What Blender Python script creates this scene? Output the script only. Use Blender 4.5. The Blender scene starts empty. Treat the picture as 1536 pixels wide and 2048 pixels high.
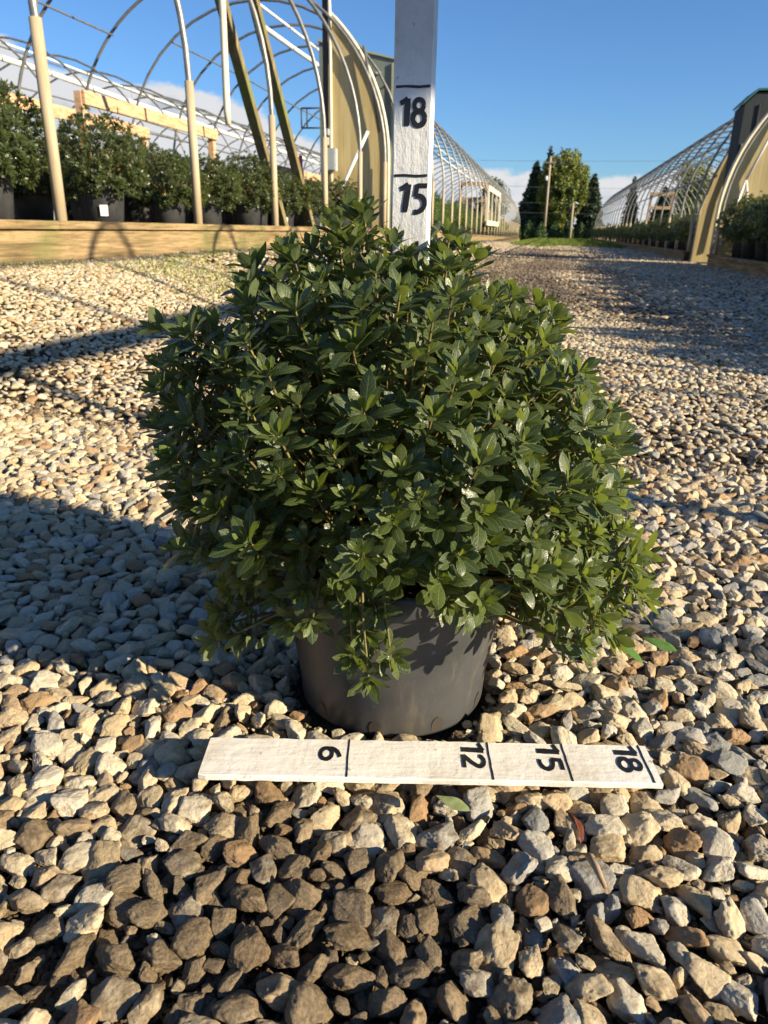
import bpy, bmesh, math, random
import numpy as np
from mathutils import Vector, Matrix, noise
R = math.radians
rng = np.random.default_rng(7); random.seed(7)
S = bpy.context.scene
COL = S.collection

# ------------------------------------------------------------------ camera
YAW, PITCH, ROLL, EYE = 11.850046, 20.903665, 1.0, 0.52
cy, sy, cp, sp = math.cos(R(YAW)), math.sin(R(YAW)), math.cos(R(PITCH)), math.sin(R(PITCH))
fwd = Vector((-sy*cp, cy*cp, -sp)); r0 = Vector((cy, sy, 0)); u0 = r0.cross(fwd)
right = r0*math.cos(R(ROLL)) + u0*math.sin(R(ROLL)); up = -r0*math.sin(R(ROLL)) + u0*math.cos(R(ROLL))
cam = bpy.data.cameras.new('camera'); co = bpy.data.objects.new('camera', cam); COL.objects.link(co)
m = Matrix((right, up, -fwd)).transposed().to_4x4(); m.translation = (0, 0, EYE); co.matrix_world = m
cam.sensor_fit = 'VERTICAL'; cam.sensor_height = 36; cam.sensor_width = 27; cam.lens = 36*1479/2048
cam.clip_start = .02; cam.clip_end = 1500
cam.dof.use_dof = True; cam.dof.focus_distance = .74; cam.dof.aperture_fstop = 15
S.camera = co
FH = np.array([-sy, cy]); RH = np.array([cy, sy])      # horizontal forward / right of the photographer

# ------------------------------------------------------------------ light
EL, AZ = 20.5, 15.0          # sun elevation; light travels towards -X turned 15 deg to +Y
W = bpy.data.worlds.new('World'); S.world = W; W.use_nodes = True
nt = W.node_tree; nt.nodes.clear()
def N(nt, t, **k):
    n = nt.nodes.new(t)
    for a, b in k.items():
        if a[0] == '_': n.inputs[a[1:].replace('_', ' ')].default_value = b
        else: setattr(n, a, b)
    return n
out = N(nt, 'ShaderNodeOutputWorld'); bg = N(nt, 'ShaderNodeBackground', _Strength=.056)
sky = N(nt, 'ShaderNodeTexSky', sky_type='NISHITA', sun_disc=False, sun_elevation=R(EL), sun_rotation=R(90+AZ), altitude=200, air_density=1.0, dust_density=.25, ozone_density=2.2)
tc = N(nt, 'ShaderNodeTexCoord'); sepw = N(nt, 'ShaderNodeSeparateXYZ')
nt.links.new(tc.outputs['Generated'], sepw.inputs[0])
mp = N(nt, 'ShaderNodeMapping'); mp.inputs['Scale'].default_value = (1, 1, 2.0)
nt.links.new(tc.outputs['Generated'], mp.inputs[0])
cn = N(nt, 'ShaderNodeTexNoise', _Scale=4.2, _Detail=10.0, _Roughness=.58); nt.links.new(mp.outputs[0], cn.inputs['Vector'])
def math_n(nt, op, a, b=None, clamp=False):
    n = nt.nodes.new('ShaderNodeMath'); n.operation = op; n.use_clamp = clamp
    for i, v in enumerate((a, b)):
        if v is None: continue
        if hasattr(v, 'links'): nt.links.new(v, n.inputs[i])
        else: n.inputs[i].default_value = v
    return n.outputs[0]
def mrange(nt, v, a, b, c=0., d=1., smooth=True):
    n = nt.nodes.new('ShaderNodeMapRange'); n.interpolation_type = 'SMOOTHSTEP' if smooth else 'LINEAR'
    nt.links.new(v, n.inputs[0])
    for i, x in zip((1, 2, 3, 4), (a, b, c, d)): n.inputs[i].default_value = x
    return n.outputs[0]
z = sepw.outputs['Z']; x = sepw.outputs['X']
# cumulus bank: deep to the left (west), low over the horizon elsewhere
topline = mrange(nt, x, -.62, -.22, .34, .105, False)
rel = math_n(nt, 'DIVIDE', z, topline)
thr = mrange(nt, rel, .40, 1.05, .20, .80, False)
cl = math_n(nt, 'SUBTRACT', cn.outputs['Fac'], thr)
cl = mrange(nt, cl, 0., .075)
cl = math_n(nt, 'MULTIPLY', cl, mrange(nt, z, -.01, .02))
cn2 = N(nt, 'ShaderNodeTexNoise', _Scale=11., _Detail=6.0, _Roughness=.55); nt.links.new(mp.outputs[0], cn2.inputs['Vector'])
shade = mrange(nt, math_n(nt, 'ADD', cn2.outputs['Fac'], math_n(nt, 'MULTIPLY', rel, .22)), .38, .60, 0., 1.)
ccol = N(nt, 'ShaderNodeMix', data_type='RGBA'); nt.links.new(shade, ccol.inputs[0])
ccol.inputs[6].default_value = (3.7, 4.3, 5.1, 1); ccol.inputs[7].default_value = (6.3, 6.4, 6.6, 1)
tint = N(nt, 'ShaderNodeMix', data_type='RGBA', blend_type='MULTIPLY'); tint.inputs[0].default_value = 1
tint.inputs[7].default_value = (.60, .90, 1.28, 1)
nt.links.new(sky.outputs[0], tint.inputs[6])
SKYTINT = tint
mx = N(nt, 'ShaderNodeMix', data_type='RGBA'); nt.links.new(cl, mx.inputs[0])
nt.links.new(tint.outputs[2], mx.inputs[6]); nt.links.new(ccol.outputs[2], mx.inputs[7])
nt.links.new(mx.outputs[2], bg.inputs[0]); nt.links.new(bg.outputs[0], out.inputs[0])
sl = bpy.data.lights.new('sun', 'SUN'); sl.energy = 5.0; sl.angle = R(.5); sl.color = (1, .85, .61)
so = bpy.data.objects.new('sun', sl); COL.objects.link(so)
L = Vector((-math.cos(R(EL))*math.cos(R(AZ)), math.cos(R(EL))*math.sin(R(AZ)), -math.sin(R(EL))))
so.rotation_euler = L.to_track_quat('-Z', 'Y').to_euler()
S.view_settings.view_transform = 'Standard'; S.view_settings.look = 'None'
S.view_settings.exposure = 1.13; S.view_settings.gamma = 1; S.view_settings.use_curve_mapping = False

# ------------------------------------------------------------------ helpers
def tag(o, label=None, cat=None, group=None, kind=None):
    if label: o['label'] = label
    if cat: o['category'] = cat
    if group: o['group'] = group
    if kind: o['kind'] = kind
    return o
def empty(name, loc=(0, 0, 0), rz=0, **k):
    o = bpy.data.objects.new(name, None); COL.objects.link(o); o.location = loc; o.rotation_euler = (0, 0, rz)
    o.empty_display_size = .1
    return tag(o, **k)
def npmesh(name, V, Fq, smooth=True, uv=None, attrs=None):
    me = bpy.data.meshes.new(name); V = np.asarray(V, np.float32); Fq = np.asarray(Fq, np.int32)
    n, k = Fq.shape
    me.vertices.add(len(V)); me.vertices.foreach_set('co', V.ravel())
    me.loops.add(n*k); me.loops.foreach_set('vertex_index', Fq.ravel())
    me.polygons.add(n); me.polygons.foreach_set('loop_start', np.arange(n, dtype=np.int32)*k)
    me.polygons.foreach_set('loop_total', np.full(n, k, np.int32))
    me.polygons.foreach_set('use_smooth', np.full(n, smooth))
    if uv is not None:
        l = me.uv_layers.new(name='UVMap'); l.data.foreach_set('uv', np.asarray(uv, np.float32)[Fq.ravel()].ravel())
    for an, av in (attrs or {}).items():
        a = me.attributes.new(an, 'FLOAT', 'POINT'); a.data.foreach_set('value', np.asarray(av, np.float32))
    me.update(); me.validate(); return me
def link(name, me, mat, parent=None, **k):
    o = bpy.data.objects.new(name, me); COL.objects.link(o)
    if mat is not None and len(me.materials) == 0: me.materials.append(mat)
    if parent is not None: o.parent = parent
    return tag(o, **k)
class MB:
    """collects tubes, boxes and prisms of one part"""
    def __init__(s): s.V = []; s.F = []; s.sm = []
    def add(s, V, F, smooth=False):
        b = len(s.V); s.V += [tuple(v) for v in V]; s.F += [tuple(i+b for i in f) for f in F]; s.sm += [smooth]*len(F)
    def box(s, c, d, rot=None):
        V = [Vector((sx*d[0]/2, sy_*d[1]/2, sz*d[2]/2)) for sx in (-1, 1) for sy_ in (-1, 1) for sz in (-1, 1)]
        if rot is not None: V = [rot @ v for v in V]
        V = [v+Vector(c) for v in V]
        s.add(V, [(0, 1, 3, 2), (4, 6, 7, 5), (0, 4, 5, 1), (2, 3, 7, 6), (0, 2, 6, 4), (1, 5, 7, 3)]); return s
    def tube(s, P, r, n=8, cap=True):
        P = [Vector(p) for p in P]; rr = r if isinstance(r, (list, tuple)) else [r]*len(P)
        V = []; F = []; a = None
        for i, p in enumerate(P):
            t = (P[min(i+1, len(P)-1)]-P[max(i-1, 0)]).normalized()
            if a is None: a = t.orthogonal().normalized()
            a = (a-t*a.dot(t)).normalized(); b = t.cross(a)
            V += [p+(a*math.cos(q)+b*math.sin(q))*rr[i] for q in [2*math.pi*j/n for j in range(n)]]
        for i in range(len(P)-1):
            for j in range(n): F.append((i*n+j, i*n+(j+1) % n, (i+1)*n+(j+1) % n, (i+1)*n+j))
        if cap: F += [tuple(range(n))[::-1], tuple(range((len(P)-1)*n, len(P)*n))]
        s.add(V, F, True); return s
    def prism(s, poly, ax, a, b):
        """poly: list of 2D points in the plane across axis ax ('x' -> (y,z), 'y' -> (x,z), 'z' -> (x,y))"""
        def P(p, t): return {'x': (t, p[0], p[1]), 'y': (p[0], t, p[1]), 'z': (p[0], p[1], t)}[ax]
        n = len(poly); V = [P(p, a) for p in poly]+[P(p, b) for p in poly]
        s.add(V, [tuple(range(n)), tuple(range(n, 2*n))[::-1]]+[(i, i+n, (i+1) % n+n, (i+1) % n) for i in range(n)]); return s
    def build(s, name, mat, parent=None, bevel=0, **k):
        me = bpy.data.meshes.new(name); me.from_pydata([tuple(v) for v in s.V], [], s.F)
        me.polygons.foreach_set('use_smooth', s.sm)
        bm = bmesh.new(); bm.from_mesh(me); bmesh.ops.recalc_face_normals(bm, faces=bm.faces)
        if bevel: bmesh.ops.bevel(bm, geom=list(bm.edges), offset=bevel, segments=2, affect='EDGES', clamp_overlap=True)
        bm.to_mesh(me); bm.free()
        return link(name, me, mat, parent, **k)

# ------------------------------------------------------------------ materials
def newmat(name, rough=.6, spec=.5, metal=0):
    m = bpy.data.materials.new(name); m.use_nodes = True; nt = m.node_tree
    b = nt.nodes['Principled BSDF']; b.inputs['Roughness'].default_value = rough
    b.inputs['Specular IOR Level'].default_value = spec; b.inputs['Metallic'].default_value = metal
    return m, nt, b
def ramp(nt, v, stops):
    n = nt.nodes.new('ShaderNodeValToRGB'); e = n.color_ramp.elements
    while len(e) < len(stops): e.new(.5)
    for q, (p, c) in zip(e, stops): q.position = p; q.color = (*c, 1)
    nt.links.new(v, n.inputs[0]); return n.outputs[0]
def noisef(nt, scale, detail=5, rough=.6, vec='Object', mapping=None, dist=0):
    t = nt.nodes.new('ShaderNodeTexCoord'); v = t.outputs[vec]
    if mapping:
        mm = nt.nodes.new('ShaderNodeMapping'); mm.inputs['Scale'].default_value = mapping; nt.links.new(v, mm.inputs[0]); v = mm.outputs[0]
    n = N(nt, 'ShaderNodeTexNoise', _Scale=scale, _Detail=detail, _Roughness=rough, _Distortion=dist); nt.links.new(v, n.inputs['Vector'])
    return n.outputs['Fac']
def mixc(nt, f, a, b, blend='MIX'):
    n = nt.nodes.new('ShaderNodeMix'); n.data_type = 'RGBA'; n.blend_type = blend
    for i, v in ((0, f), (6, a), (7, b)):
        if hasattr(v, 'links'): nt.links.new(v, n.inputs[i])
        elif i == 0: n.inputs[0].default_value = v
        else: n.inputs[i].default_value = (*v, 1)
    return n.outputs[2]
def bump(nt, b, h, strength=.4, dist=.01):
    n = nt.nodes.new('ShaderNodeBump'); n.inputs['Strength'].default_value = strength; n.inputs['Distance'].default_value = dist
    nt.links.new(h, n.inputs['Height']); nt.links.new(n.outputs[0], b.inputs['Normal']); return n
def simple(name, stops, scale=6, rough=.6, metal=0, spec=.5, mapping=None, bs=.2, bd=.003, detail=6):
    m, nt, b = newmat(name, rough, spec, metal); f = noisef(nt, scale, detail, .62, mapping=mapping)
    nt.links.new(ramp(nt, f, stops), b.inputs['Base Color'])
    if bs: bump(nt, b, f, bs, bd)
    return m
M = {}
M['steel'] = simple('galvanized_steel', [(.3, (.17, .17, .155)), (.7, (.30, .30, .275))], 9, .45, .55)
M['sleeve'] = simple('post_sleeve', [(.3, (.33, .26, .16)), (.7, (.46, .38, .25))], 5, .6, mapping=(4, 4, .6))
M['white_pipe'] = simple('white_pipe', [(.3, (.62, .62, .58)), (.7, (.8, .8, .77))], 3, .5)
M['cream_pipe'] = simple('cream_pipe', [(.3, (.55, .50, .36)), (.7, (.72, .67, .52))], 3, .5)
M['plank'] = simple('treated_plank', [(.25, (.20, .11, .05)), (.45, (.42, .27, .15)), (.6, (.50, .35, .22)), (.8, (.30, .18, .09))], 3.2, .8, mapping=(6, 1, 6), bs=.3)
M['plank2'] = simple('rail_plank', [(.35, (.48, .27, .13)), (.5, (.60, .40, .24)), (.58, (.45, .24, .11)), (.75, (.62, .45, .29))], 2.2, .75, mapping=(3, 1.1, 9), bs=.1)
m, nt, b = newmat('edging_timber', .85, .2); g = noisef(nt, 3, 8, .7, mapping=(6, .55, 9)); p = noisef(nt, 1.6, 6, .65); q = noisef(nt, 34, 5, .7, mapping=(1, .05, 1.4)); k = noisef(nt, 9, 6, .75)
c = ramp(nt, g, [(.30, (.09, .06, .032)), (.45, (.21, .145, .07)), (.58, (.36, .26, .135)), (.68, (.26, .19, .10)), (.8, (.12, .085, .05))])
c = mixc(nt, mrange(nt, p, .48, .72, 0, .75), c, (.12, .14, .045)); c = mixc(nt, mrange(nt, q, .50, .66, 0, .6), c, (.07, .05, .03)); c = mixc(nt, mrange(nt, k, .55, .75, 0, .6), c, (.10, .085, .06))
nt.links.new(c, b.inputs['Base Color']); bump(nt, b, q, .5, .004); M['edging'] = m
m, nt, b = newmat('mossy_wood', .85, .2); g = noisef(nt, 4, 6, .65, mapping=(6, 6, .8)); p = noisef(nt, 1.5, 3)
c = ramp(nt, g, [(.3, (.09, .07, .035)), (.55, (.20, .16, .08)), (.75, (.30, .26, .13))]); c = mixc(nt, mrange(nt, p, .42, .62, 0, .75), c, (.15, .17, .05))
nt.links.new(c, b.inputs['Base Color']); bump(nt, b, g, .3, .004); M['mossy'] = m
m, nt, b = newmat('ribbed_panel', .55, .4); g = noisef(nt, 1.6, 6, .6, mapping=(5, 1, .5)); g2 = noisef(nt, 30, 2, .5, mapping=(1, 1, .02))
c = ramp(nt, g, [(.25, (.38, .29, .12)), (.5, (.50, .40, .19)), (.75, (.58, .48, .25))]); c = mixc(nt, mrange(nt, g2, .60, .72, 0, .5), c, (.30, .18, .06))
nt.links.new(c, b.inputs['Base Color']); bump(nt, b, g2, .25, .01); M['yellow'] = m
M['shed'] = simple('shed_sheet', [(.3, (.15, .18, .15)), (.7, (.19, .225, .19))], 2, .5, mapping=(3, 3, .5), bs=.08)
M['shed_trim'] = simple('shed_trim', [(.3, (.30, .33, .22)), (.7, (.36, .39, .27))], 3, .5)
M['shed_shaded'] = simple('shaded_shed_sheet', [(.3, (.040, .048, .052)), (.7, (.066, .076, .082))], 3, .9, spec=.1, mapping=(8, 8, .5), bs=.1)  # dark sheet, colour darkened further to stand in for shade
M['shed_roof'] = simple('shed_roof', [(.3, (.02, .10, .09)), (.7, (.04, .14, .12))], 3, .5)
M['dark_metal'] = simple('dark_metal', [(.3, (.03, .025, .02)), (.7, (.06, .05, .04))], 5, .6)
M['grey_box'] = simple('grey_box', [(.3, (.33, .36, .37)), (.7, (.40, .43, .44))], 4, .5)
M['pink'] = simple('pink_ribbon', [(.3, (.7, .04, .12)), (.7, (.85, .10, .2))], 6, .5)
M['label'] = simple('paper_label', [(.3, (.72, .72, .70)), (.7, (.82, .82, .80))], 30, .6, bs=0)
M['pole'] = simple('pole_wood', [(.3, (.28, .22, .15)), (.7, (.40, .33, .24))], 3, .8, mapping=(3, 3, .3))
M['wire'] = simple('wire_metal', [(.3, (.10, .10, .11)), (.7, (.14, .14, .15))], 3, .6, bs=0)
M['fabric'] = simple('bed_fabric', [(.3, (.025, .022, .018)), (.6, (.06, .05, .04)), (.8, (.13, .11, .09))], 14, .9, bs=.5, bd=.02)

# plastic pots
m, nt, b = newmat('pot_plastic', .42, .45); f = noisef(nt, 8, 6, .6); f2 = noisef(nt, 260, 2, .5); f3 = noisef(nt, 90, 3, .6)
c = ramp(nt, f, [(.3, (.034, .035, .037)), (.7, (.060, .061, .064))])
c = mixc(nt, mrange(nt, f2, .66, .76, 0, .35), c, (.16, .145, .12)); c = mixc(nt, mrange(nt, noisef(nt, 26, 6, .7, mapping=(1, 1, .22)), .56, .74, 0, .5), c, (.15, .13, .10)); c = mixc(nt, mrange(nt, noisef(nt, 3.3, 7, .7), .52, .72, 0, .35), c, (.10, .085, .065))
nt.links.new(c, b.inputs['Base Color']); nt.links.new(mrange(nt, f, .3, .7, .36, .55), b.inputs['Roughness']); bump(nt, b, f3, .06, .002); M['pot'] = m
M['soil'] = simple('potting_soil', [(.35, (.018, .012, .008)), (.7, (.07, .045, .028))], 60, .95, bs=.8, bd=.008)

# painted wood of the measuring sticks
def paint(name, base, dirt, grime_shade_z=None):
    m, nt, b = newmat(name, .55, .4); g = noisef(nt, 90, 4, .6, mapping=(1, 1, .18) if grime_shade_z else (.16, 1, 1)); s = noisef(nt, 11, 7, .68); k = noisef(nt, 55, 5, .7)
    c = mixc(nt, mrange(nt, s, .48, .72, 0, .55), base, dirt); c = mixc(nt, mrange(nt, k, .64, .70, 0, .7), c, (.22, .17, .12))
    h = math_n(nt, 'ADD', g, k)
    if grime_shade_z:
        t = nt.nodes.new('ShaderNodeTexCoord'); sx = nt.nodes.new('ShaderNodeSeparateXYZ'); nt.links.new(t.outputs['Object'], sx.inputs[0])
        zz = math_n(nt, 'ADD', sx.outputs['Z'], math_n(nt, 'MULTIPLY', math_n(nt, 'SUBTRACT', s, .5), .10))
        w = mrange(nt, zz, grime_shade_z, grime_shade_z+.05, 0, .35); wc = ramp(nt, k, [(.35, (.10, .095, .09)), (.5, (.24, .235, .23)), (.7, (.34, .335, .33))])  # grime plus the film roll's shadow, blended into the paint colour
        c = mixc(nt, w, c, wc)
    nt.links.new(c, b.inputs['Base Color']); bump(nt, b, h, .55, .0022); return m
M['stick_paint'] = paint('weathered_shaded_white_paint', (.76, .76, .74), (.56, .56, .54), .475)
M['ruler_paint'] = paint('white_paint', (.80, .76, .68), (.52, .43, .30))
M['ink'] = simple('black_paint', [(.3, (.008, .008, .010)), (.72, (.02, .02, .024)), (.8, (.25, .25, .25))], 160, .4, bs=.1)

# leaves
def leafmat(name, top, top2, under, edge, rough=.35, trans=.27):
    m, nt, b = newmat(name, rough, .5)
    uvn = nt.nodes.new('ShaderNodeUVMap'); sx = nt.nodes.new('ShaderNodeSeparateXYZ'); nt.links.new(uvn.outputs[0], sx.inputs[0])
    ax = math_n(nt, 'ABSOLUTE', math_n(nt, 'SUBTRACT', sx.outputs[0], .5))            # 0 midrib .. .5 edge
    at = nt.nodes.new('ShaderNodeAttribute'); at.attribute_name = 'tint'
    c = mixc(nt, at.outputs['Fac'], top, top2)
    # side veins run obliquely
    v = math_n(nt, 'SINE', math_n(nt, 'MULTIPLY', math_n(nt, 'SUBTRACT', sx.outputs[1], math_n(nt, 'MULTIPLY', ax, .55)), 46.))
    vein = mrange(nt, v, .80, 1., 0, .40)
    mid = mrange(nt, ax, .012, .035, 1., 0.)
    c = mixc(nt, math_n(nt, 'MAXIMUM', vein, math_n(nt, 'MULTIPLY', mid, .8)), c, edge)
    c = mixc(nt, mrange(nt, ax, .455, .495, 0, .75), c, edge)
    geo = nt.nodes.new('ShaderNodeNewGeometry'); c = mixc(nt, geo.outputs['Backfacing'], c, under)
    nt.links.new(c, b.inputs['Base Color'])
    nt.links.new(mrange(nt, noisef(nt, 700, 2, .5), .35, .65, rough-.08, rough+.16), b.inputs['Roughness'])
    h = math_n(nt, 'SUBTRACT', math_n(nt, 'MULTIPLY', noisef(nt, 900, 2, .5), .5), math_n(nt, 'ADD', math_n(nt, 'MULTIPLY', vein, .5), mid))
    bump(nt, b, h, .35, .0012)
    tr = nt.nodes.new('ShaderNodeBsdfTranslucent'); nt.links.new(mixc(nt, 1., c, (2.8, 2.8, .8), 'MULTIPLY'), tr.inputs[0])
    ms = nt.nodes.new('ShaderNodeMixShader'); ms.inputs[0].default_value = trans
    nt.links.new(b.outputs[0], ms.inputs[1]); nt.links.new(tr.outputs[0], ms.inputs[2])
    nt.links.new(ms.outputs[0], nt.nodes['Material Output'].inputs[0]); return m
M['leaf'] = leafmat('azalea_leaf', (.030, .050, .017), (.150, .185, .034), (.12, .15, .07), (.17, .21, .10))
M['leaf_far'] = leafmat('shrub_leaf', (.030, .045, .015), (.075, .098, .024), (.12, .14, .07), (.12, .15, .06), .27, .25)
M['leaf_light'] = leafmat('light_shrub_leaf', (.04, .085, .02), (.085, .15, .035), (.12, .17, .08), (.12, .16, .07), .45, .3)
M['stem'] = simple('stem', [(.3, (.07, .045, .02)), (.7, (.22, .19, .05))], 30, .7)
M['twig'] = simple('dry_twig', [(.3, (.22, .14, .08)), (.7, (.40, .29, .18))], 60, .8)
M['needles'] = simple('spruce_foliage', [(.3, (.020, .040, .020)), (.7, (.065, .095, .045))], .8, .7, bs=0)
M['tree_leaf'] = simple('tree_foliage', [(.3, (.07, .11, .016)), (.52, (.16, .19, .026)), (.68, (.30, .26, .03))], .35, .6, bs=0)
M['shrub_cone'] = simple('cone_shrub_foliage', [(.3, (.035, .075, .018)), (.7, (.07, .12, .03))], 2, .7, bs=0)
M['bark'] = simple('bark', [(.3, (.06, .045, .03)), (.7, (.13, .10, .07))], 8, .9)
m, nt, b = newmat('grass', .7, .2); f = noisef(nt, .7, 4)
nt.links.new(ramp(nt, f, [(.3, (.11, .17, .03)), (.7, (.22, .26, .05))]), b.inputs['Base Color']); M['grass'] = m

# ------------------------------------------------------------------ terrain
def sm(t): t = np.clip(t, 0, 1); return t*t*(3-2*t)
def bed_top(Y): return np.interp(Y, [-50, 14, 18.6, 22, 67, 75], [.535, .535, .555, .47, .04, .02])
def ground(X, Y):
    X = np.asarray(X, float); Y = np.asarray(Y, float)
    hl = bed_top(Y)-.222
    h = hl*sm((-1.1-X)/1.76)
    h = np.where(X < -2.86, hl, h)
    far = sm((np.abs(X)-18)/10)
    return h*(1-far) + .012*np.sin(X*2.1+Y*.8)*np.cos(Y*1.3-X*.4)*sm((Y-1.8)/2)
gx = np.unique(np.concatenate([np.linspace(-3, 3, 121), np.linspace(-60, -3, 40), np.linspace(3, 60, 40), [-400, -150, 150, 400]]))
gy = np.unique(np.concatenate([np.linspace(-1, 8, 181), np.linspace(8, 80, 120), [-30, -10, -3, 100, 140, 200, 400, 700]]))
GX, GY = np.meshgrid(gx, gy); GZ = ground(GX, GY)-.014
nx, ny = len(gx), len(gy); idx = np.arange(nx*ny).reshape(ny, nx)
Fq = np.stack([idx[:-1, :-1], idx[:-1, 1:], idx[1:, 1:], idx[1:, :-1]], -1).reshape(-1, 4)
m, nt, b = newmat('gravel_ground', .95, .15)
t = nt.nodes.new('ShaderNodeTexCoord'); sx = nt.nodes.new('ShaderNodeSeparateXYZ'); nt.links.new(t.outputs['Object'], sx.inputs[0])
fine = noisef(nt, 55, 8, .7); soil = ramp(nt, fine, [(.3, (.035, .026, .017)), (.5, (.10, .077, .05)), (.72, (.22, .175, .12))])
vo = N(nt, 'ShaderNodeTexVoronoi', _Scale=22.); nt.links.new(t.outputs['Object'], vo.inputs['Vector'])
vs = nt.nodes.new('ShaderNodeSeparateColor'); nt.links.new(vo.outputs['Color'], vs.inputs[0])
grav = ramp(nt, vs.outputs[0], [(0, (.24, .205, .15)), (.4, (.44, .38, .28)), (.8, (.55, .48, .36))])
grav = mixc(nt, mrange(nt, noisef(nt, .8, 4, .6), .45, .62, 0, .6), grav, (.16, .13, .09))
c = mixc(nt, mrange(nt, sx.outputs[1], 8., 15.), soil, grav)
gr = ramp(nt, noisef(nt, 1.5, 5), [(.3, (.06, .09, .02)), (.7, (.12, .14, .035))])
isg = mrange(nt, math_n(nt, 'ADD', sx.outputs[1], math_n(nt, 'MULTIPLY', noisef(nt, .5, 3), 5.)), 33., 34.5)
isg = math_n(nt, 'MULTIPLY', isg, mrange(nt, sx.outputs[0], -1.9, -1.2))
isg = math_n(nt, 'MULTIPLY', isg, mrange(nt, sx.outputs[0], 2.2, 2.9, 1, 0))
isg = math_n(nt, 'MAXIMUM', isg, mrange(nt, sx.outputs[1], 62., 66.))
c = mixc(nt, isg, c, gr); nt.links.new(c, b.inputs['Base Color'])
bump(nt, b, math_n(nt, 'ADD', fine, vo.outputs['Distance']), 1., .03); M['ground'] = m
link('gravel_ground', npmesh('gravel_ground', np.stack([GX, GY, GZ], -1).reshape(-1, 3), Fq), M['ground'], kind='structure')

# ------------------------------------------------------------------ gravel stones (one countless mass, instanced from a dozen shapes)
def ico(sub):
    bm = bmesh.new(); bmesh.ops.create_icosphere(bm, subdivisions=sub, radius=1)
    V = np.array([v.co[:] for v in bm.verts]); F = np.array([[v.index for v in f.verts] for f in bm.faces]); bm.free(); return V, F
def stone_mesh(name, sub, seed):
    r_ = np.random.default_rng(seed); V, F = ico(sub); D = V/np.linalg.norm(V, axis=1)[:, None]
    k = r_.integers(7, 12); n = r_.normal(size=(k, 3)); n /= np.linalg.norm(n, axis=1)[:, None]
    n = np.concatenate([n, -n[:4]+r_.normal(size=(4, 3))*.25]); n /= np.linalg.norm(n, axis=1)[:, None]
    d = r_.uniform(.62, .92, len(n)); q = D@n.T; rr = np.where(q > .05, d/np.maximum(q, .05), 9.)
    pw = r_.uniform(12, 34); rad = (np.minimum(rr, 6)**-pw).sum(1)**(-1/pw)      # softened facets
    P = D*np.minimum(rad, 1.25)[:, None]
    off = Vector(r_.uniform(0, 50, 3))
    dn = np.array([noise.fractal(Vector(p)*2.2+off, .9, 2.1, 5)*.105 + noise.fractal(Vector(p)*8+off, .7, 2.1, 4)*.032 for p in P])
    P = P*(1+dn)[:, None]
    P *= np.array([1.0, r_.uniform(.62, .9), r_.uniform(.48, .72)])
    P /= np.abs(P[:, 0]).max()
    return npmesh(name, P, F)
m, nt, b = newmat('limestone', .85, .25)
def inst(name):
    a = nt.nodes.new('ShaderNodeAttribute'); a.attribute_type = 'INSTANCER'; a.attribute_name = name; return a.outputs['Fac']
tint_, wet_shade_ = inst('tint'), inst('wet_shade')
c = ramp(nt, tint_, [(0, (.20, .205, .195)), (.16, (.40, .385, .34)), (.30, (.55, .49, .37)), (.50, (.58, .49, .33)), (.66, (.44, .34, .20)), (.84, (.56, .465, .31)), (.96, (.32, .20, .10))])
gt = nt.nodes.new('ShaderNodeTexCoord'); ofs = nt.nodes.new('ShaderNodeVectorMath'); ofs.operation = 'ADD'; nt.links.new(gt.outputs['Object'], ofs.inputs[0])
cmb = nt.nodes.new('ShaderNodeCombineXYZ'); nt.links.new(math_n(nt, 'MULTIPLY', tint_, 71.), cmb.inputs[0]); nt.links.new(math_n(nt, 'MULTIPLY', tint_, 33.), cmb.inputs[1]); nt.links.new(cmb.outputs[0], ofs.inputs[1])
def ns(scale, det, rough=.65):
    n = N(nt, 'ShaderNodeTexNoise', _Scale=scale, _Detail=det, _Roughness=rough); nt.links.new(ofs.outputs[0], n.inputs['Vector']); return n.outputs['Fac']
n1, n2, n3 = ns(1.6, 7), ns(7, 6, .7), ns(30, 3)
c = mixc(nt, mrange(nt, n1, .50, .68, 0, .55), c, (.36, .25, .13))
c = mixc(nt, mrange(nt, n2, .50, .72, 0, .5), c, (.20, .16, .11)); c = mixc(nt, mrange(nt, n2, .44, .34, 0, .35), c, (.62, .58, .48))
dk = mixc(nt, mrange(nt, n2, .35, .70), (.075, .054, .032), (.23, .165, .095))
wm = mrange(nt, math_n(nt, 'ADD', math_n(nt, 'MULTIPLY', n1, 1.1), wet_shade_), .80, 1.35, 0, .92)
c = mixc(nt, wm, c, dk); nt.links.new(c, b.inputs['Base Color'])
nt.links.new(mrange(nt, wm, 0, 1, .85, .42), b.inputs['Roughness'])
bump(nt, b, math_n(nt, 'ADD', n2, math_n(nt, 'MULTIPLY', n3, .5)), .75, .0022); M['stone'] = m
NH, NL = 16, 10
PROTO = bpy.data.collections.new('stone_shapes')
for i in range(NH):
    me = stone_mesh('stone_shape', 5, 100+i); me.materials.append(M['stone']); PROTO.objects.link(bpy.data.objects.new('a_stone_%02d' % i, me))
for i in range(NL):
    me = stone_mesh('stone_shape', 3, 300+i); me.materials.append(M['stone']); PROTO.objects.link(bpy.data.objects.new('b_stone_%02d' % i, me))

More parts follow.
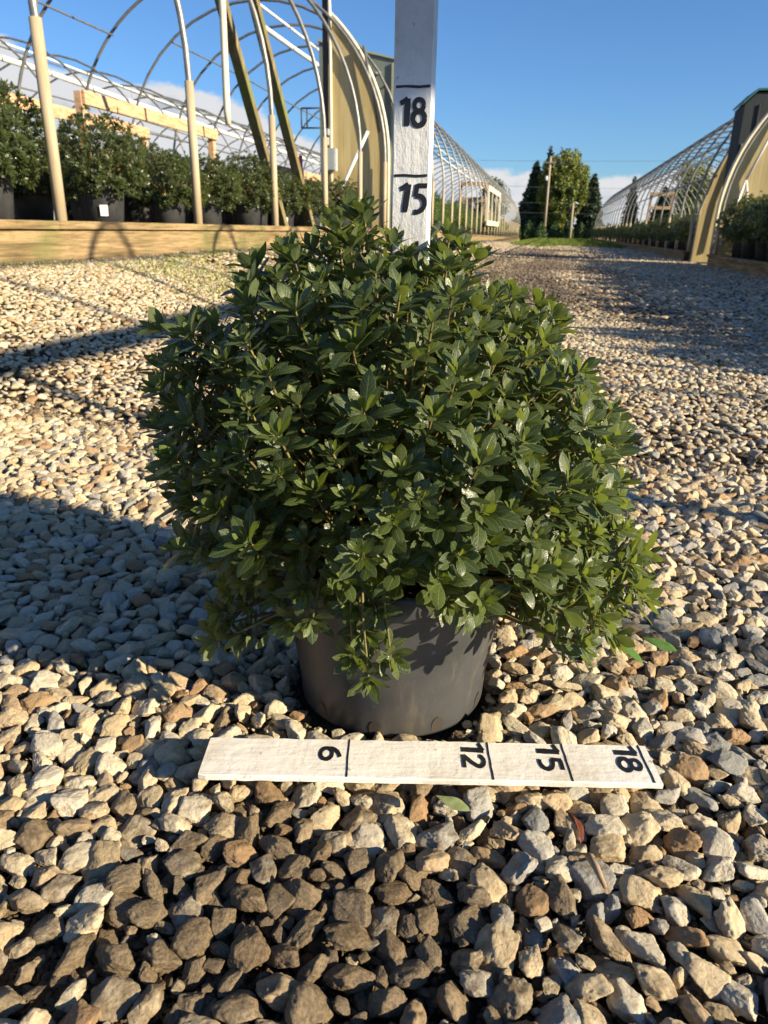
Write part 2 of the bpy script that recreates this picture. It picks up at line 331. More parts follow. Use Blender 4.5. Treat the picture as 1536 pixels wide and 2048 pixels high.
POT = np.array([-.146, .762]); POTR = .112
RU = np.array([[-.302, .565], [.148, .658], [.141, .597], [-.278, .51]])
RC = RU.mean(0); RD = (RU[1]-RU[0])/np.linalg.norm(RU[1]-RU[0]); RNm = np.array([-RD[1], RD[0]])
def in_view(X, Y, mg=.0):
    l = Y*math.tan(R(13.7+1.5))+mg; lo = -(Y*math.tan(R(38.1+1.5))+mg); return (X < l) & (X > lo)
def dart(n, ylo, yhi, rlo, rhi, pw, fac, xr=(-2.88, 2.75), occ=None, dens=None):
    """variable-radius dart throwing on a hash grid"""
    cs = rhi*2*fac; grid = occ if occ is not None else {}; res = []
    Y = ylo+(yhi-ylo)*rng.random(n)**.5 if ylo < 3 else rng.uniform(ylo, yhi, n)
    X0 = np.maximum(-Y*math.tan(R(39.5))-.45, xr[0]); X1 = np.minimum(Y*math.tan(R(15.2))+.5, xr[1]); X = X0+(X1-X0)*rng.random(n)
    rad = np.sort(rlo+(rhi-rlo)*rng.random(n)**pw)[::-1]
    for x_, y_, r_ in zip(X, Y, rad):
        if dens is not None and random.random() > dens(x_, y_): continue
        i, j = int(x_//cs), int(y_//cs); ok = True
        for a in (-1, 0, 1):
            for c_ in (-1, 0, 1):
                for (px, py, pr) in grid.get((i+a, j+c_), ()):
                    if (px-x_)**2+(py-y_)**2 < ((pr+r_)*fac)**2: ok = False; break
                if not ok: break
            if not ok: break
        if ok: grid.setdefault((i, j), []).append((x_, y_, r_)); res.append((x_, y_, r_))
    return np.array(res)
def mud(x_, y_): # bare mud in the near left corner and a trodden strip further up the lane
    return math.exp(-(((x_+.33)/.085)**2+((y_-.325)/.06)**2))
def lane(x_, y_): return math.exp(-(((x_+.75)/.35)**2))*(4 < y_ < 16)
def dens(x_, y_): return 1-.72*mud(x_, y_)-.45*lane(x_, y_)
A = dart(220000, .15, 1.75, .0045, .0164, 1.6, .74, dens=dens)
Bq = dart(170000, 1.75, 5.2, .0065, .0165, 1.4, .75, dens=dens)
Cq = np.concatenate([dart(90000, 5.2, 17, .013, .028, 1.3, .78, dens=dens), dart(30000, 17, 33, .025, .05, 1.3, .80)])
# small chips and a lower layer that fills the gaps
nA = 34000; Ys = .26+1.6*rng.random(nA)**.6; Xs = -Ys*math.tan(R(39.5))-.4+(Ys*(math.tan(R(39.5))+math.tan(R(15.2)))+.8)*rng.random(nA)
chips = np.stack([Xs, Ys, 0.0022+.0062*rng.random(nA)**1.8], -1)
nF = 34000; Ys = .26+1.1*rng.random(nF)**.7; Xs = -Ys*math.tan(R(39.5))-.05+(Ys*(math.tan(R(39.5))+math.tan(R(15.2)))+.1)*rng.random(nF)
fines = np.stack([Xs, Ys, .0012+.0028*rng.random(nF)**1.7], -1)
nM = 9000; fm = np.stack([-.33+rng.normal(0, .085, nM), .33+rng.normal(0, .06, nM), .0008+.0048*rng.random(nM)**3.2], -1); fines = np.concatenate([fines, fm])
nU = 11000; Ys = .26+1.6*rng.random(nU)**.6; Xs = -Ys*math.tan(R(39.5))-.4+(Ys*(math.tan(R(39.5))+math.tan(R(15.2)))+.8)*rng.random(nU)
under = np.stack([Xs, Ys, .007+.010*rng.random(nU)], -1)
nB = 14000; Ys = 1.8+5*rng.random(nB); X0 = np.maximum(-Ys*math.tan(R(39.5)), -2.9); X1 = Ys*math.tan(R(15.2))+.05
ub = np.stack([X0+(X1-X0)*rng.random(nB), Ys, .006+.012*rng.random(nB)], -1)
allp = []
for P, layer, lo in ((A, 0, 0), (Bq, 0, 1), (Cq, 0, 2), (chips, 1, 1), (under, 2, 0), (ub, 2, 1), (fines, 3, 1)):
    n = len(P); X, Y, r_ = P.T
    keep = in_view(X, Y, .5) & ((X-POT[0])**2+(Y-POT[1])**2 > (POTR+r_*.75)**2)
    X, Y, r_ = X[keep], Y[keep], r_[keep]; n = len(X)
    s = r_*(1.16 if layer == 0 else 1.)
    if layer == 1: keepm = np.ones(n, bool)
    zz = ground(X, Y)
    zc = zz + {0: -.001+s*.18, 1: -.011+s*.3, 2: -.012+s*.05, 3: -.0105+s*.3}[layer] + rng.normal(0, .002, n)*(layer != 3)
    tilt = R(20) if layer == 0 else R(50)
    rot = np.stack([rng.normal(0, 1, n)*tilt*.7, rng.normal(0, 1, n)*tilt*.7, rng.uniform(0, 2*math.pi, n)], -1)
    if lo: rot[:, :2] *= .8
    sc = s[:, None]*np.stack([rng.uniform(.95, 1.12, n), rng.uniform(.9, 1.1, n), rng.uniform(.8, 1.15, n)*(1, .72, .45)[lo]], -1)
    # the ruler presses on the stones beneath it
    u = (X-RC[0])*RD[0]+(Y-RC[1])*RD[1]; v = (X-RC[0])*RNm[0]+(Y-RC[1])*RNm[1]
    ur = (np.abs(u) < .245+s*.6) & (np.abs(v) < .032+s*.75)
    zc = np.where(ur, np.minimum(zc, .0265-s*.86), zc)
    tint = rng.random(n)
    right_grey = 1/(1+np.exp(-(X-(.02+.2*(Y-.4)))/.12))
    tint = np.where(rng.random(n) < .22*right_grey+.08, tint*.30, .26+.74*tint)
    wet_shade = np.exp(-(((X+.14)/.17)**2+((Y-.41)/.12)**2))*(1.0+.35*np.sin(X*38+Y*21)*np.sin(Y*47-X*13)) + np.array([mud(a, b_) for a, b_ in zip(X, Y)])*.35
    wet_shade += (.75*np.exp(-(((X+.15+.12*np.sin(Y*.7))/.5)**2))*sm((Y-4.5)/3)+.5*np.exp(-(((X+1.0+.1*np.sin(Y))/.4)**2))+.35*np.exp(-(((X-.75+.1*np.cos(Y))/.35)**2)))*sm((Y-2.6)/2)*(Y < 26) + .16*sm((Y-1.6)/2)*np.sin(X*2.3+Y*1.1)
    wet_shade += .13*np.exp(-((Y-.40)/.28)**2)+.05+.10*sm((Y-1.3)/1.2)+rng.normal(0, .2, n) + (.50 if layer else 0)  # small and lower stones darkened further, painting crevice shade into their colour
    wet_shade = np.clip(wet_shade, 0, 1)
    ix = rng.integers(0, NH, n) if lo == 0 else NH+rng.integers(0, NL, n)
    allp.append((np.stack([X, Y, zc], -1), rot, sc, tint, wet_shade, ix))
co_, rot_, sc_, ti_, we_, ix_ = [np.concatenate([q[i] for q in allp]) for i in range(6)]
print('stones', len(co_))
me = bpy.data.meshes.new('gravel'); me.vertices.add(len(co_)); me.vertices.foreach_set('co', co_.astype(np.float32).ravel())
for nm, ty, v in (('rot', 'FLOAT_VECTOR', rot_), ('scl', 'FLOAT_VECTOR', sc_), ('tint', 'FLOAT', ti_), ('wet_shade', 'FLOAT', we_), ('pick', 'INT', ix_)):
    a = me.attributes.new(nm, ty, 'POINT'); a.data.foreach_set('vector' if 'VEC' in ty else 'value', v.astype(np.int32 if ty == 'INT' else np.float32).ravel())
me.materials.append(M['stone'])
go = link('gravel', me, None, label='crushed limestone gravel, tan and grey, covering the lane', cat='gravel', kind='stuff')
ng = bpy.data.node_groups.new('scatter_stones', 'GeometryNodeTree')
ng.interface.new_socket('Geometry', in_out='INPUT', socket_type='NodeSocketGeometry'); ng.interface.new_socket('Geometry', in_out='OUTPUT', socket_type='NodeSocketGeometry')
gi, goo = ng.nodes.new('NodeGroupInput'), ng.nodes.new('NodeGroupOutput'); iop = ng.nodes.new('GeometryNodeInstanceOnPoints')
ci = ng.nodes.new('GeometryNodeCollectionInfo'); ci.inputs['Collection'].default_value = PROTO; ci.inputs['Separate Children'].default_value = True; ci.inputs['Reset Children'].default_value = True
def na(nm, ty):
    a = ng.nodes.new('GeometryNodeInputNamedAttribute'); a.data_type = ty; a.inputs[0].default_value = nm; return a.outputs[0]
e2r = ng.nodes.new('FunctionNodeEulerToRotation'); ng.links.new(na('rot', 'FLOAT_VECTOR'), e2r.inputs[0])
ng.links.new(gi.outputs[0], iop.inputs['Points']); ng.links.new(ci.outputs[0], iop.inputs['Instance']); iop.inputs['Pick Instance'].default_value = True
ng.links.new(na('pick', 'INT'), iop.inputs['Instance Index']); ng.links.new(e2r.outputs[0], iop.inputs['Rotation']); ng.links.new(na('scl', 'FLOAT_VECTOR'), iop.inputs['Scale'])
ng.links.new(iop.outputs[0], goo.inputs[0])
md = go.modifiers.new('scatter', 'NODES'); md.node_group = ng

# ------------------------------------------------------------------ leaves in bulk
def leaf_template(nv, nu):
    t = np.linspace(0, 1, nv); u = np.linspace(-1, 1, nu); T, U = np.meshgrid(t, u, indexing='ij')
    i = np.arange(nv*nu).reshape(nv, nu); F = np.stack([i[:-1, :-1], i[:-1, 1:], i[1:, 1:], i[1:, :-1]], -1).reshape(-1, 4)
    w = (np.sin(np.pi*np.clip(T, 0, 1)**1.25)**.80)*(1-.0*T); w = np.maximum(w, .03*(1-T))
    return T.ravel(), U.ravel(), w.ravel(), F
def leaves_mesh(name, P, Dv, Nv, Ln, Wd, tint, nv=8, nu=5, curl=None, fold=None, mat=None):
    """P base, Dv growing direction, Nv face normal (towards the shoot axis)"""
    T, U, w, F = leaf_template(nv, nu); n = len(P)
    Sd = np.cross(Dv, Nv); Sd /= np.linalg.norm(Sd, axis=1)[:, None]; Nv = np.cross(Sd, Dv)
    curl = np.full(n, .25) if curl is None else curl; fold = np.full(n, .3) if fold is None else fold
    ang = T[None]*curl[:, None]*2
    y = Ln[:, None]*np.where(np.abs(curl[:, None]) > 1e-3, np.sin(ang)/(curl[:, None]*2+1e-9), T[None])
    z_ = -Ln[:, None]*np.where(np.abs(curl[:, None]) > 1e-3, (1-np.cos(ang))/(curl[:, None]*2+1e-9), 0)
    hw = Wd[:, None]*w[None]
    ph = rng.uniform(0, 6.28, n)[:, None]
    z_ = z_ + hw*np.abs(U)[None]*np.sin(fold)[:, None] - hw*(U[None]**2)*.25 + Ln[:, None]*.012*np.sin(T[None]*11+ph)*U[None]
    x_ = hw*U[None]*np.cos(fold)[:, None]
    V = P[:, None, :] + x_[..., None]*Sd[:, None, :] + y[..., None]*Dv[:, None, :] + z_[..., None]*Nv[:, None, :]
    Fa = (F[None]+(np.arange(n)*len(T))[:, None, None]).reshape(-1, 4)
    uv = np.stack([np.tile(U*.5+.5, n), np.tile(T, n)], -1)
    return npmesh(name, V.reshape(-1, 3), Fa, True, uv, {'tint': np.repeat(tint, len(T))})
def unit(v): return v/np.maximum(np.linalg.norm(v, axis=-1, keepdims=True), 1e-9)
def whorls(tips, dirs, size, nl=(8, 12), stem_leaves=6, length=.040):
    """rosettes of obovate leaves at shoot tips plus leaves down each shoot"""
    P, D, Nn, Ln, Wd, Ti, Cu, Fo = [], [], [], [], [], [], [], []
    for tp, d, s in zip(tips, dirs, size):
        a = np.array([0, 0, 1.]) if abs(d[2]) < .9 else np.array([1., 0, 0]); e1 = unit(np.cross(d, a)); e2 = np.cross(d, e1)
        n1 = random.randint(*nl); ph = random.uniform(0, 6.28); base = random.betavariate(2, 3)*.35
        for k in range(n1+stem_leaves):
            ph += 2.39996+random.uniform(-.25, .25)
            q = k/max(n1-1, 1)
            if k < n1:
                inc = R(9+44*q**.9+random.uniform(-7, 7)); ln = length*s*(.46+.62*q**.7)*random.uniform(.88, 1.12); back = .15*length*q; ti = base+.5*(1-q)**2.0
            else:
                j = k-n1+1; inc = R(random.uniform(45, 72)); ln = length*s*random.uniform(.82, 1.15); back = (.16+.125*j*s)*length; ti = base*.6
            o = e1*math.cos(ph)+e2*math.sin(ph); dv = d*math.cos(inc)+o*math.sin(inc)
            dv = unit(dv+np.array([0, 0, -.10])*q if k < n1 else dv+np.array([0, 0, .12]))
            P.append(tp-d*back+o*.0015); D.append(dv); Nn.append(unit(d*math.sin(inc)-o*math.cos(inc)+1e-4)); Ln.append(ln)
            Wd.append(ln*random.uniform(.18, .235)); Ti.append(min(1, max(0, ti+random.uniform(-.08, .12)))); Cu.append(random.gauss(.08, .14)+.10*min(q, 1)); Fo.append(random.uniform(.08, .42))
    return [np.array(a) for a in (P, D, Nn, Ln, Wd, Ti, Cu, Fo)]

# ------------------------------------------------------------------ hero plant
SIL = [(-.254, .387), (-.241, .43), (-.191, .451), (-.162, .478), (-.106, .511), (-.067, .516), (-.043, .541), (-.016, .544), (.011, .524), (.028, .525), (.074, .524), (.091, .484), (.122, .461), (.173, .459), (.199, .425), (.208, .387), (.272, .362), (.293, .339), (.274, .286), (.289, .24), (.326, .198), (.327, .155), (.315, .096), (.244, .101), (.184, .119), (.139, .092), (.063, .077), (.01, .069), (-.038, .089), (-.086, .054), (-.17, .052), (-.217, .102), (-.212, .169), (-.257, .212), (-.256, .276), (-.251, .326)]
CU, CZ = .024, .290
SIL = [(.024+(a-.024)*.895, b_) for a, b_ in SIL]
ang_ = np.array([math.atan2(z_-CZ, u_-CU) for u_, z_ in SIL]); rad_ = np.array([math.hypot(z_-CZ, u_-CU) for u_, z_ in SIL])
o_ = np.argsort(ang_); ang_, rad_ = ang_[o_], rad_[o_]; ang_ = np.concatenate([ang_-2*math.pi, ang_, ang_+2*math.pi]); rad_ = np.tile(rad_, 3)
DC = .775          # distance of the crown's centre from the lens along the ground
def crown(phi, psi):
    r_ = np.interp(phi, ang_, rad_); dep = .222
    low = np.clip((-np.sin(phi)-.2)/.8, 0, 1)         # underside over the pot curves in
    u_ = CU+r_*math.cos(psi)*math.cos(phi); zz = CZ+r_*math.cos(psi)*math.sin(phi); f_ = DC-dep*math.sin(psi)
    return u_, f_, zz
def w3(u_, f_, z_): return np.array([RH[0]*u_+FH[0]*f_, RH[1]*u_+FH[1]*f_, z_])
cen = w3(CU-.01, DC, .215)
tips = []; dirs = []; size = []
def try_add(p, mind, s, jit=.18):
    for q in tips:
        if (q[0]-p[0])**2+(q[1]-p[1])**2+(q[2]-p[2])**2 < mind*mind: return
    d = unit(unit(p-cen)*1.0+np.array([0, 0, .62 if p[2] > .2 else .2])+np.random.default_rng(len(tips)+5).normal(0, jit, 3))
    tips.append(p); dirs.append(d); size.append(s)
for _ in range(16000):
    phi = random.uniform(-math.pi, math.pi); psi = math.asin(random.uniform(-1, 1))
    u_, f_, z_ = crown(phi, psi); k = random.triangular(.80, 1.0, .93)+(.045 if z_ > .33 else 0)
    dr = math.hypot(u_-.012, f_-.765)
    q_ = noise.noise(Vector((u_*15, f_*15, z_*15)))+.5*noise.noise(Vector((u_*33, f_*33, z_*33))); k *= 1+.17*min(q_, .25)
    p = w3(CU+(u_-CU)*k, DC+(f_-DC)*k, CZ+(z_-CZ)*k-.012)
    if p[2] < .165 and f_ < .69: continue
    if -.02 < u_ < .055 and p[2] > .490 and f_ < .84: continue
    if p[2] < .175 and dr < .135: continue           # nothing grows through the pot
    if abs(u_-.012) < .155 and f_ < .77 and p[2] < (.240 if u_ < .0 else .226)+.010*math.sin(u_*60): continue
    if p[2] < .092: continue
    try_add(p, .0300, random.uniform(.72, 1.28))
for _ in range(1500):
    phi = random.uniform(-math.pi, math.pi); psi = math.asin(random.uniform(-1, 1))
    u_, f_, z_ = crown(phi, psi); k = random.uniform(.50, .76)
    p = w3(CU+(u_-CU)*k, DC+(f_-DC)*k, CZ+(z_-CZ)*k)
    if p[2] < .19 and math.hypot(u_*k+CU*(1-k)-.012, DC+(f_-DC)*k-.765) < .13: continue
    try_add(p, .038, random.uniform(.8, 1.1), .35)
# shoots that hang in front of the pot and the upright leaders of the outline
for u_, f_, z_, d_ in [(-.012, .605, .118, (.1, -1, -.35)), (-.028, .612, .135, (-.4, -.8, .2)), (.010, .612, .138, (.5, -.8, .1)), (-.075, .615, .205, (-.2, -1, .1)), (-.066, .618, .172, (.1, -1, -.2)), (-.018, .617, .160, (.2, -.9, -.1)), (-.004, .622, .182, (.3, -.9, .1)), (-.030, .622, .188, (-.3, -.9, .2)), (-.090, .64, .158, (-.3, -.9, -.2)), (-.102, .65, .185, (-.5, -.8, .1)), (-.080, .635, .225, (-.2, -.9, .3)), (.062, .625, .19, (.2, -1, -.1)), (.085, .632, .172, (.4, -.9, -.2)),
                       (-.024, .77, .535, (-.1, 0, 1)), (.004, .73, .482, (.1, -.1, 1)), (.003, .755, .508, (0, -.1, 1)), (.018, .75, .497, (.1, -.2, 1)), (.058, .75, .514, (.2, 0, 1)), (.048, .77, .498, (0, 0, 1)), (.086, .76, .497, (.3, 0, 1)), (-.05, .75, .518, (-.2, 0, 1)), (-.075, .76, .503, (-.3, 0, 1)), (-.135, .77, .47, (-.4, 0, 1)), (.125, .77, .462, (.3, 0, 1)), (.036, .74, .478, (.1, 0, 1)), (.072, .76, .505, (.15, 0, 1)), (-.10, .76, .498, (-.2, 0, 1)), (.17, .78, .44, (.3, 0, 1)), (-.19, .77, .43, (-.5, 0, .9))]:
    p = w3(u_, f_, z_); d = w3(d_[0], d_[1], d_[2]); tips.append(p); dirs.append(unit(d)); size.append(1.0)
print('whorls', len(tips))
plant = empty('potted_azalea', (POT[0], POT[1], 0), label='large glossy dark green azalea in a black pot on the gravel lane, behind the ruler', cat='potted plant')
def toloc(a): return a-np.array([POT[0], POT[1], 0])
data = whorls([toloc(np.array(t_)) for t_ in tips], dirs, size, (9, 13), 8, .0250)
fo = link('foliage', leaves_mesh('foliage', *data[:6], nv=7, nu=5, curl=data[6], fold=data[7]), M['leaf'], plant)
mb = MB(); root = toloc(w3(.012, .765, .17))
for t_, d in zip(tips, dirs):
    t_ = toloc(t_); a = root+(t_-root)*.18+rng.normal(0, .012, 3); bq = t_-np.array(d)*.075*(.6 if t_[2] < .2 else 1)
    bq = bq*.8+(root+(t_-root)*.62)*.2
    if t_[2] < .18 and abs(t_[0]) < .12 and t_[1] < -.12: a = root+np.array([0, 0, .04]); bq = np.array([t_[0]*.4-.01, t_[1]*1.02, .31])+rng.normal(0, .008, 3)
    pts = []
    for k in range(7):
        s = k/6; pts.append((1-s)**2*a+2*s*(1-s)*bq+s*s*(t_-np.array(d)*.002))
    mb.tube(pts, [.0030-.0020*(k/6) for k in range(7)], 5, False)
for k in range(5):
    q = rng.normal(0, .03, 3); mb.tube([root-np.array([0, 0, .02]), root+np.array([q[0], q[1], .12])], [.007, .004], 6, False)
mb.build('stem', M['stem'], plant)
# pot
def lathe(prof, n=96):
    V = []; F = []
    for r_, z_ in prof:
        for j in range(n): a = 2*math.pi*j/n; V.append((r_*math.cos(a), r_*math.sin(a), z_))
    for i in range(len(prof)-1):
        for j in range(n): F.append((i*n+j, i*n+(j+1) % n, (i+1)*n+(j+1) % n, (i+1)*n+j))
    return V, F
def pot_mesh(R0, R1, h, n=96):
    mb = MB(); V, F = lathe([(.001, .004), (R0-.006, .004), (R0-.001, .0), (R0, .004), (R0+.0015, .03), (R1-.004, h-.03), (R1-.003, h-.024), (R1-.0005, h-.022), (R1+.0015, h-.004), (R1+.002, h), (R1-.001, h), (R1-.003, h-.01), (R1-.006, h-.05), (R0-.004, .012)], n)
    mb.add(V, F, True)
    return mb
mb = pot_mesh(.110, .133, .182, 128)
pot = mb.build('pot', M['pot'], plant)
mb = MB()
V, F = lathe([(.1332, .158), (.1350, .160), (.1356, .178), (.1350, .1845), (.1322, .1846)], 128); mb.add(V, F, True); mb.build('rim', M['pot'], pot)
# drainage notches: dark arched plates coloured like recess shade, three around the foot
for k in range(10):
    a = 2*math.pi*k/10+.35; rr = .1098; mb = MB()
    prof = [(-.007, .004), (-.007, .016), (-.004, .022), (0, .024), (.004, .022), (.007, .016), (.007, .004)]
    V = [((rr+.018*z_/.182)*math.cos(a+x_/rr), (rr+.018*z_/.182)*math.sin(a+x_/rr), z_) for x_, z_ in prof]; mb.add(V, [tuple(range(7))])
    mb.build('drain_hole_shade', M['dark_metal'], pot)
V, F = lathe([(.001, .166), (.06, .168), (.119, .160)], 48); mb = MB(); mb.add(V, F, True); mb.build('soil', M['soil'], plant)

# ------------------------------------------------------------------ measuring sticks
def digit(ch):
    def arc(cx, cy_, rx, ry, a0, a1, n=14): return [(cx+rx*math.cos(R(a0+(a1-a0)*k/n)), cy_+ry*math.sin(R(a0+(a1-a0)*k/n))) for k in range(n+1)]
    return {'1': [([(.02, .80), (.20, .88), (.34, .97)], .16), ([(.34, .97), (.32, .6), (.30, .02)], .20)],
            '7': [([(.0, .93), (.46, .93)], .15), ([(.44, .95), (.34, .5), (.20, .02)], .20)],
            '8': [(arc(.32, .73, .20, .20, 0, 360, 24), .15), (arc(.32, .28, .25, .25, 0, 360, 26), .17)],
            '5': [([(.60, .93), (.20, .93)], .15), ([(.20, .97), (.17, .56)], .15), ([(.17, .58)]+arc(.28, .30, .30, .28, 95, -110, 16), .16)],
            '2': [(arc(.30, .70, .22, .23, 170, -20, 12)+[(.36, .40), (.08, .08)], .16), ([(.03, .07), (.58, .07)], .15)],
            '6': [(arc(.32, .30, .24, .25, 0, 360, 24), .16), (arc(.62, .42, .54, .50, 175, 108, 10), .16)]}[ch]
def ribbon(mb, pts, w, xf, t=.0006):
    q = [pts[0]]
    for a, b_ in zip(pts[:-1], pts[1:]):
        l = math.hypot(b_[0]-a[0], b_[1]-a[1]); k = max(1, int(l/.0022))
        q += [(a[0]+(b_[0]-a[0])*i/k, a[1]+(b_[1]-a[1])*i/k) for i in range(1, k+1)]
    pts = q; n = len(pts); Lr = []; sd = random.uniform(0, 99)
    for i, p in enumerate(pts):
        a = pts[max(i-1, 0)]; b_ = pts[min(i+1, n-1)]; dx, dy = b_[0]-a[0], b_[1]-a[1]; l = math.hypot(dx, dy) or 1
        ww = w*(.5+.09*noise.noise(Vector((i*.45, sd, 0)))); nx_, ny_ = -dy/l*ww, dx/l*ww
        Lr.append(((p[0]+nx_, p[1]+ny_), (p[0]-nx_, p[1]-ny_)))
    V = []
    for a, b_ in Lr: V += [xf(a, t), xf(b_, t), xf(a, -.0002), xf(b_, -.0002)]
    F = []
    for i in range(n-1):
        k = 4*i; F += [(k, k+1, k+5, k+4), (k, k+4, k+6, k+2), (k+1, k+3, k+7, k+5)]
    F += [(0, 2, 3, 1), (4*n-4, 4*n-3, 4*n-1, 4*n-2)]
    mb.add(V, F)
def numeral(text, parent, xf, h, bold=1.0):
    mb = MB(); x0 = 0; lay = 0
    for ch in text:
        for pts, w in digit(ch):
            lay += 1; tt = .00012+.00005*lay
            ribbon(mb, [((x0+px)*h*.92, py*h) for px, py in pts], w*h*bold, xf, tt)
        x0 += .50 if ch in '17' else .72
    return mb.build('numeral', M['ink'], parent)
# upright stick
def rough_board(lx, ly, lz, z0=0, seg=60, amp=.0004):
    """board along Z with slightly worn edges"""
    mb = MB(); c = .0016; prof = [(-lx/2+c, -ly/2), (lx/2-c, -ly/2), (lx/2, -ly/2+c), (lx/2, ly/2-c), (lx/2-c, ly/2), (-lx/2+c, ly/2), (-lx/2, ly/2-c), (-lx/2, -ly/2+c)]
    V = []; F = []; n = 8
    for i in range(seg+1):
        z_ = z0+lz*i/seg
        for j, (a, b_) in enumerate(prof):
            q = noise.noise(Vector((a*90, b_*90, z_*45)))*amp*.6; V.append((a+q*(1 if a > 0 else -1), b_+q, z_))
    for i in range(seg):
        for j in range(n): F.append((i*n+j, i*n+(j+1) % n, (i+1)*n+(j+1) % n, (i+1)*n+j))
    F += [tuple(range(n))[::-1], tuple(range(seg*n, seg*n+n))]
    mb.add(V, F); return mb
sp_ = w3(.022, .800, 0)
st = empty('upright_measuring_stick', (sp_[0], sp_[1], .165), R(YAW-11), label='weathered white upright stick with painted 18 and 15 marks in the azalea pot', cat='measuring stick')
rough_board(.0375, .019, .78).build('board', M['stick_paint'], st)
BASE = .1885-.165; IN = .0254
def xs(x0, z0, lean=0): return lambda p, t: (x0+p[0]+lean*p[1], -.0095-.00035-t*.4, z0+p[1])
for inch in (15, 18):
    zt = BASE+inch*IN; mb = MB()
    ribbon(mb, [(-.016, 0), (-.006, .0004), (.006, -.0003), (.0165, .0003)], .0022, xs(0, zt)); mb.build('mark_line', M['ink'], st)
numeral('18', st, xs(-.0120, zt-.0335), .0245, 1.15)
zt = BASE+15*IN; numeral('15', st, xs(-.0125, zt-.0335, .10), .0265, 1.12)
# ruler lying on the stones
ln_ = .438; wd_ = .056
rl = empty('flat_measuring_ruler', (RC[0]-.001, RC[1]+.003, .031), math.atan2(RD[1], RD[0]), label='white ruler marked 6, 12, 15 and 18 lying flat before the azalea pot', cat='ruler')
mb = MB(); c = .0012; hw, hl, th = wd_/2, ln_/2, .007
n = 60; V = []; F = []; prof = [(-hw+c, 0), (-hw, c), (-hw, th-c), (-hw+c, th), (hw-c, th), (hw, th-c), (hw, c), (hw-c, 0)]
for i in range(n+1):
    x_ = -hl+ln_*i/n; e = .0025*max(0, 1-(ln_*i/n)/.006)
    for a, b_ in prof:
        q = noise.noise(Vector((x_*60, a*40, b_*60)))*.0008; V.append((x_, (a+q)*(1-e*20), b_+(q*.4)))
for i in range(n):
    for j in range(8): F.append((i*8+j, i*8+(j+1) % 8, (i+1)*8+(j+1) % 8, (i+1)*8+j))
F += [tuple(range(8))[::-1], tuple(range(n*8, n*8+8))]
mb.add(V, F); mb.build('board', M['ruler_paint'], rl)
U0 = -ln_/2
def xr(x0, y0): return lambda p, t: (x0+p[1], y0-p[0]*1.62, th+.0004+t)      # writing turned a quarter to the right
for d_, txt, yo in ((.140, '6', .016), (.2785, '12', .0255), (.3535, '15', .0255), (.4305, '18', .0255)):
    mb = MB(); ribbon(mb, [(U0+d_+random.uniform(-.0003, .0003), -.0275+.055*k/6) for k in range(7)], .0014, lambda p, t: (p[0], p[1], th+.0003+t*.4)); mb.build('mark_line', M['ink'], rl)
    hgt = .0228; numeral(txt, rl, xr(U0+d_-hgt-(.0055 if txt == '6' else .0042), yo), hgt, .95)

# ------------------------------------------------------------------ litter on the stones
def leaf_thing(name, loc, dirv, nrm, ln, wd, mat, label, cat='leaf', curl=.1, fold=.25, tint=.6):
    me = leaves_mesh(name, np.zeros((1, 3)), unit(np.array([dirv], float)), unit(np.array([nrm], float)), np.array([ln]), np.array([wd]), np.array([tint]), 12, 7, np.array([curl]), np.array([fold]))
    o = link(name, me, mat, None, label=label, cat=cat); o.location = loc; return o
M['fallen_leaf'] = simple('fallen_leaf', [(.3, (.16, .20, .07)), (.7, (.28, .31, .14))], 90, .5)
M['blade'] = simple('grass_blade', [(.3, (.07, .17, .03)), (.7, (.14, .26, .05))], 60, .5)
M['dry_leaf'] = simple('dry_leaf', [(.3, (.14, .035, .02)), (.7, (.30, .10, .05))], 70, .5)
leaf_thing('fallen_leaf', (-.060, .540, .036), (.95, -.28, .02), (.1, -.3, 1), .034, .0062, M['fallen_leaf'], 'pale green fallen leaf on the stones below the middle of the ruler')
leaf_thing('grass_blade', (.118, .862, .045), (.75, -.7, -.25), (.2, -.5, .8), .05, .0055, M['blade'], 'narrow green blade on the gravel right of the pot, left of another green leaf', 'leaf')
leaf_thing('fallen_leaf', (.155, .872, .042), (.85, -.5, .05), (.1, -.4, 1), .045, .008, M['blade'], 'green leaf on the gravel right of the pot, right of a narrow blade', 'leaf')
leaf_thing('dry_leaf', (.061, .548, .034), (.35, -.9, .02), (.55, .1, .8), .032, .007, M['dry_leaf'], 'reddish brown curled dry leaf on the stones under the 15 mark', fold=.95, curl=.2)
mb = MB(); mb.tube([(0, 0, 0), (.005, -.013, .003), (.012, -.031, .001)], [.0028, .0032, .0018], 7)
o = mb.build('dry_twig', M['twig'], None, label='short tan stick lying on the stones below the red dry leaf', cat='twig'); o.location = (.074, .502, .034)

# ------------------------------------------------------------------ beds and edging
def strip(name, x0, x1, ys, zf, drop, mat, parent=None, **k):
    V = []; F = []
    for y_ in ys:
        zt = float(zf(y_)); V += [(x0, y_, zt), (x1, y_, zt), (x1, y_, zt-drop), (x0, y_, zt-drop)]
    for i in range(len(ys)-1):
        a = 4*i
        for j in range(4): F.append((a+j, a+(j+1) % 4, a+4+(j+1) % 4, a+4+j))
    F += [(0, 1, 2, 3), (len(V)-1, len(V)-2, len(V)-3, len(V)-4)]
    mb = MB(); mb.add(V, F); return mb.build(name, mat, parent, **k)
ysn = list(np.linspace(-1, 14, 16)); ysf = list(np.linspace(14.01, 67, 28))
strip('planting_bed', -8.8, -2.89, ysn, lambda y: bed_top(y)-.03, .5, M['fabric'], kind='structure')
strip('planting_bed', -8.8, -2.89, ysf, lambda y: bed_top(y)-.03, .5, M['fabric'], kind='structure')
rtop = lambda y: np.interp(y, [-5, 15, 70], [.195, .195, .15])
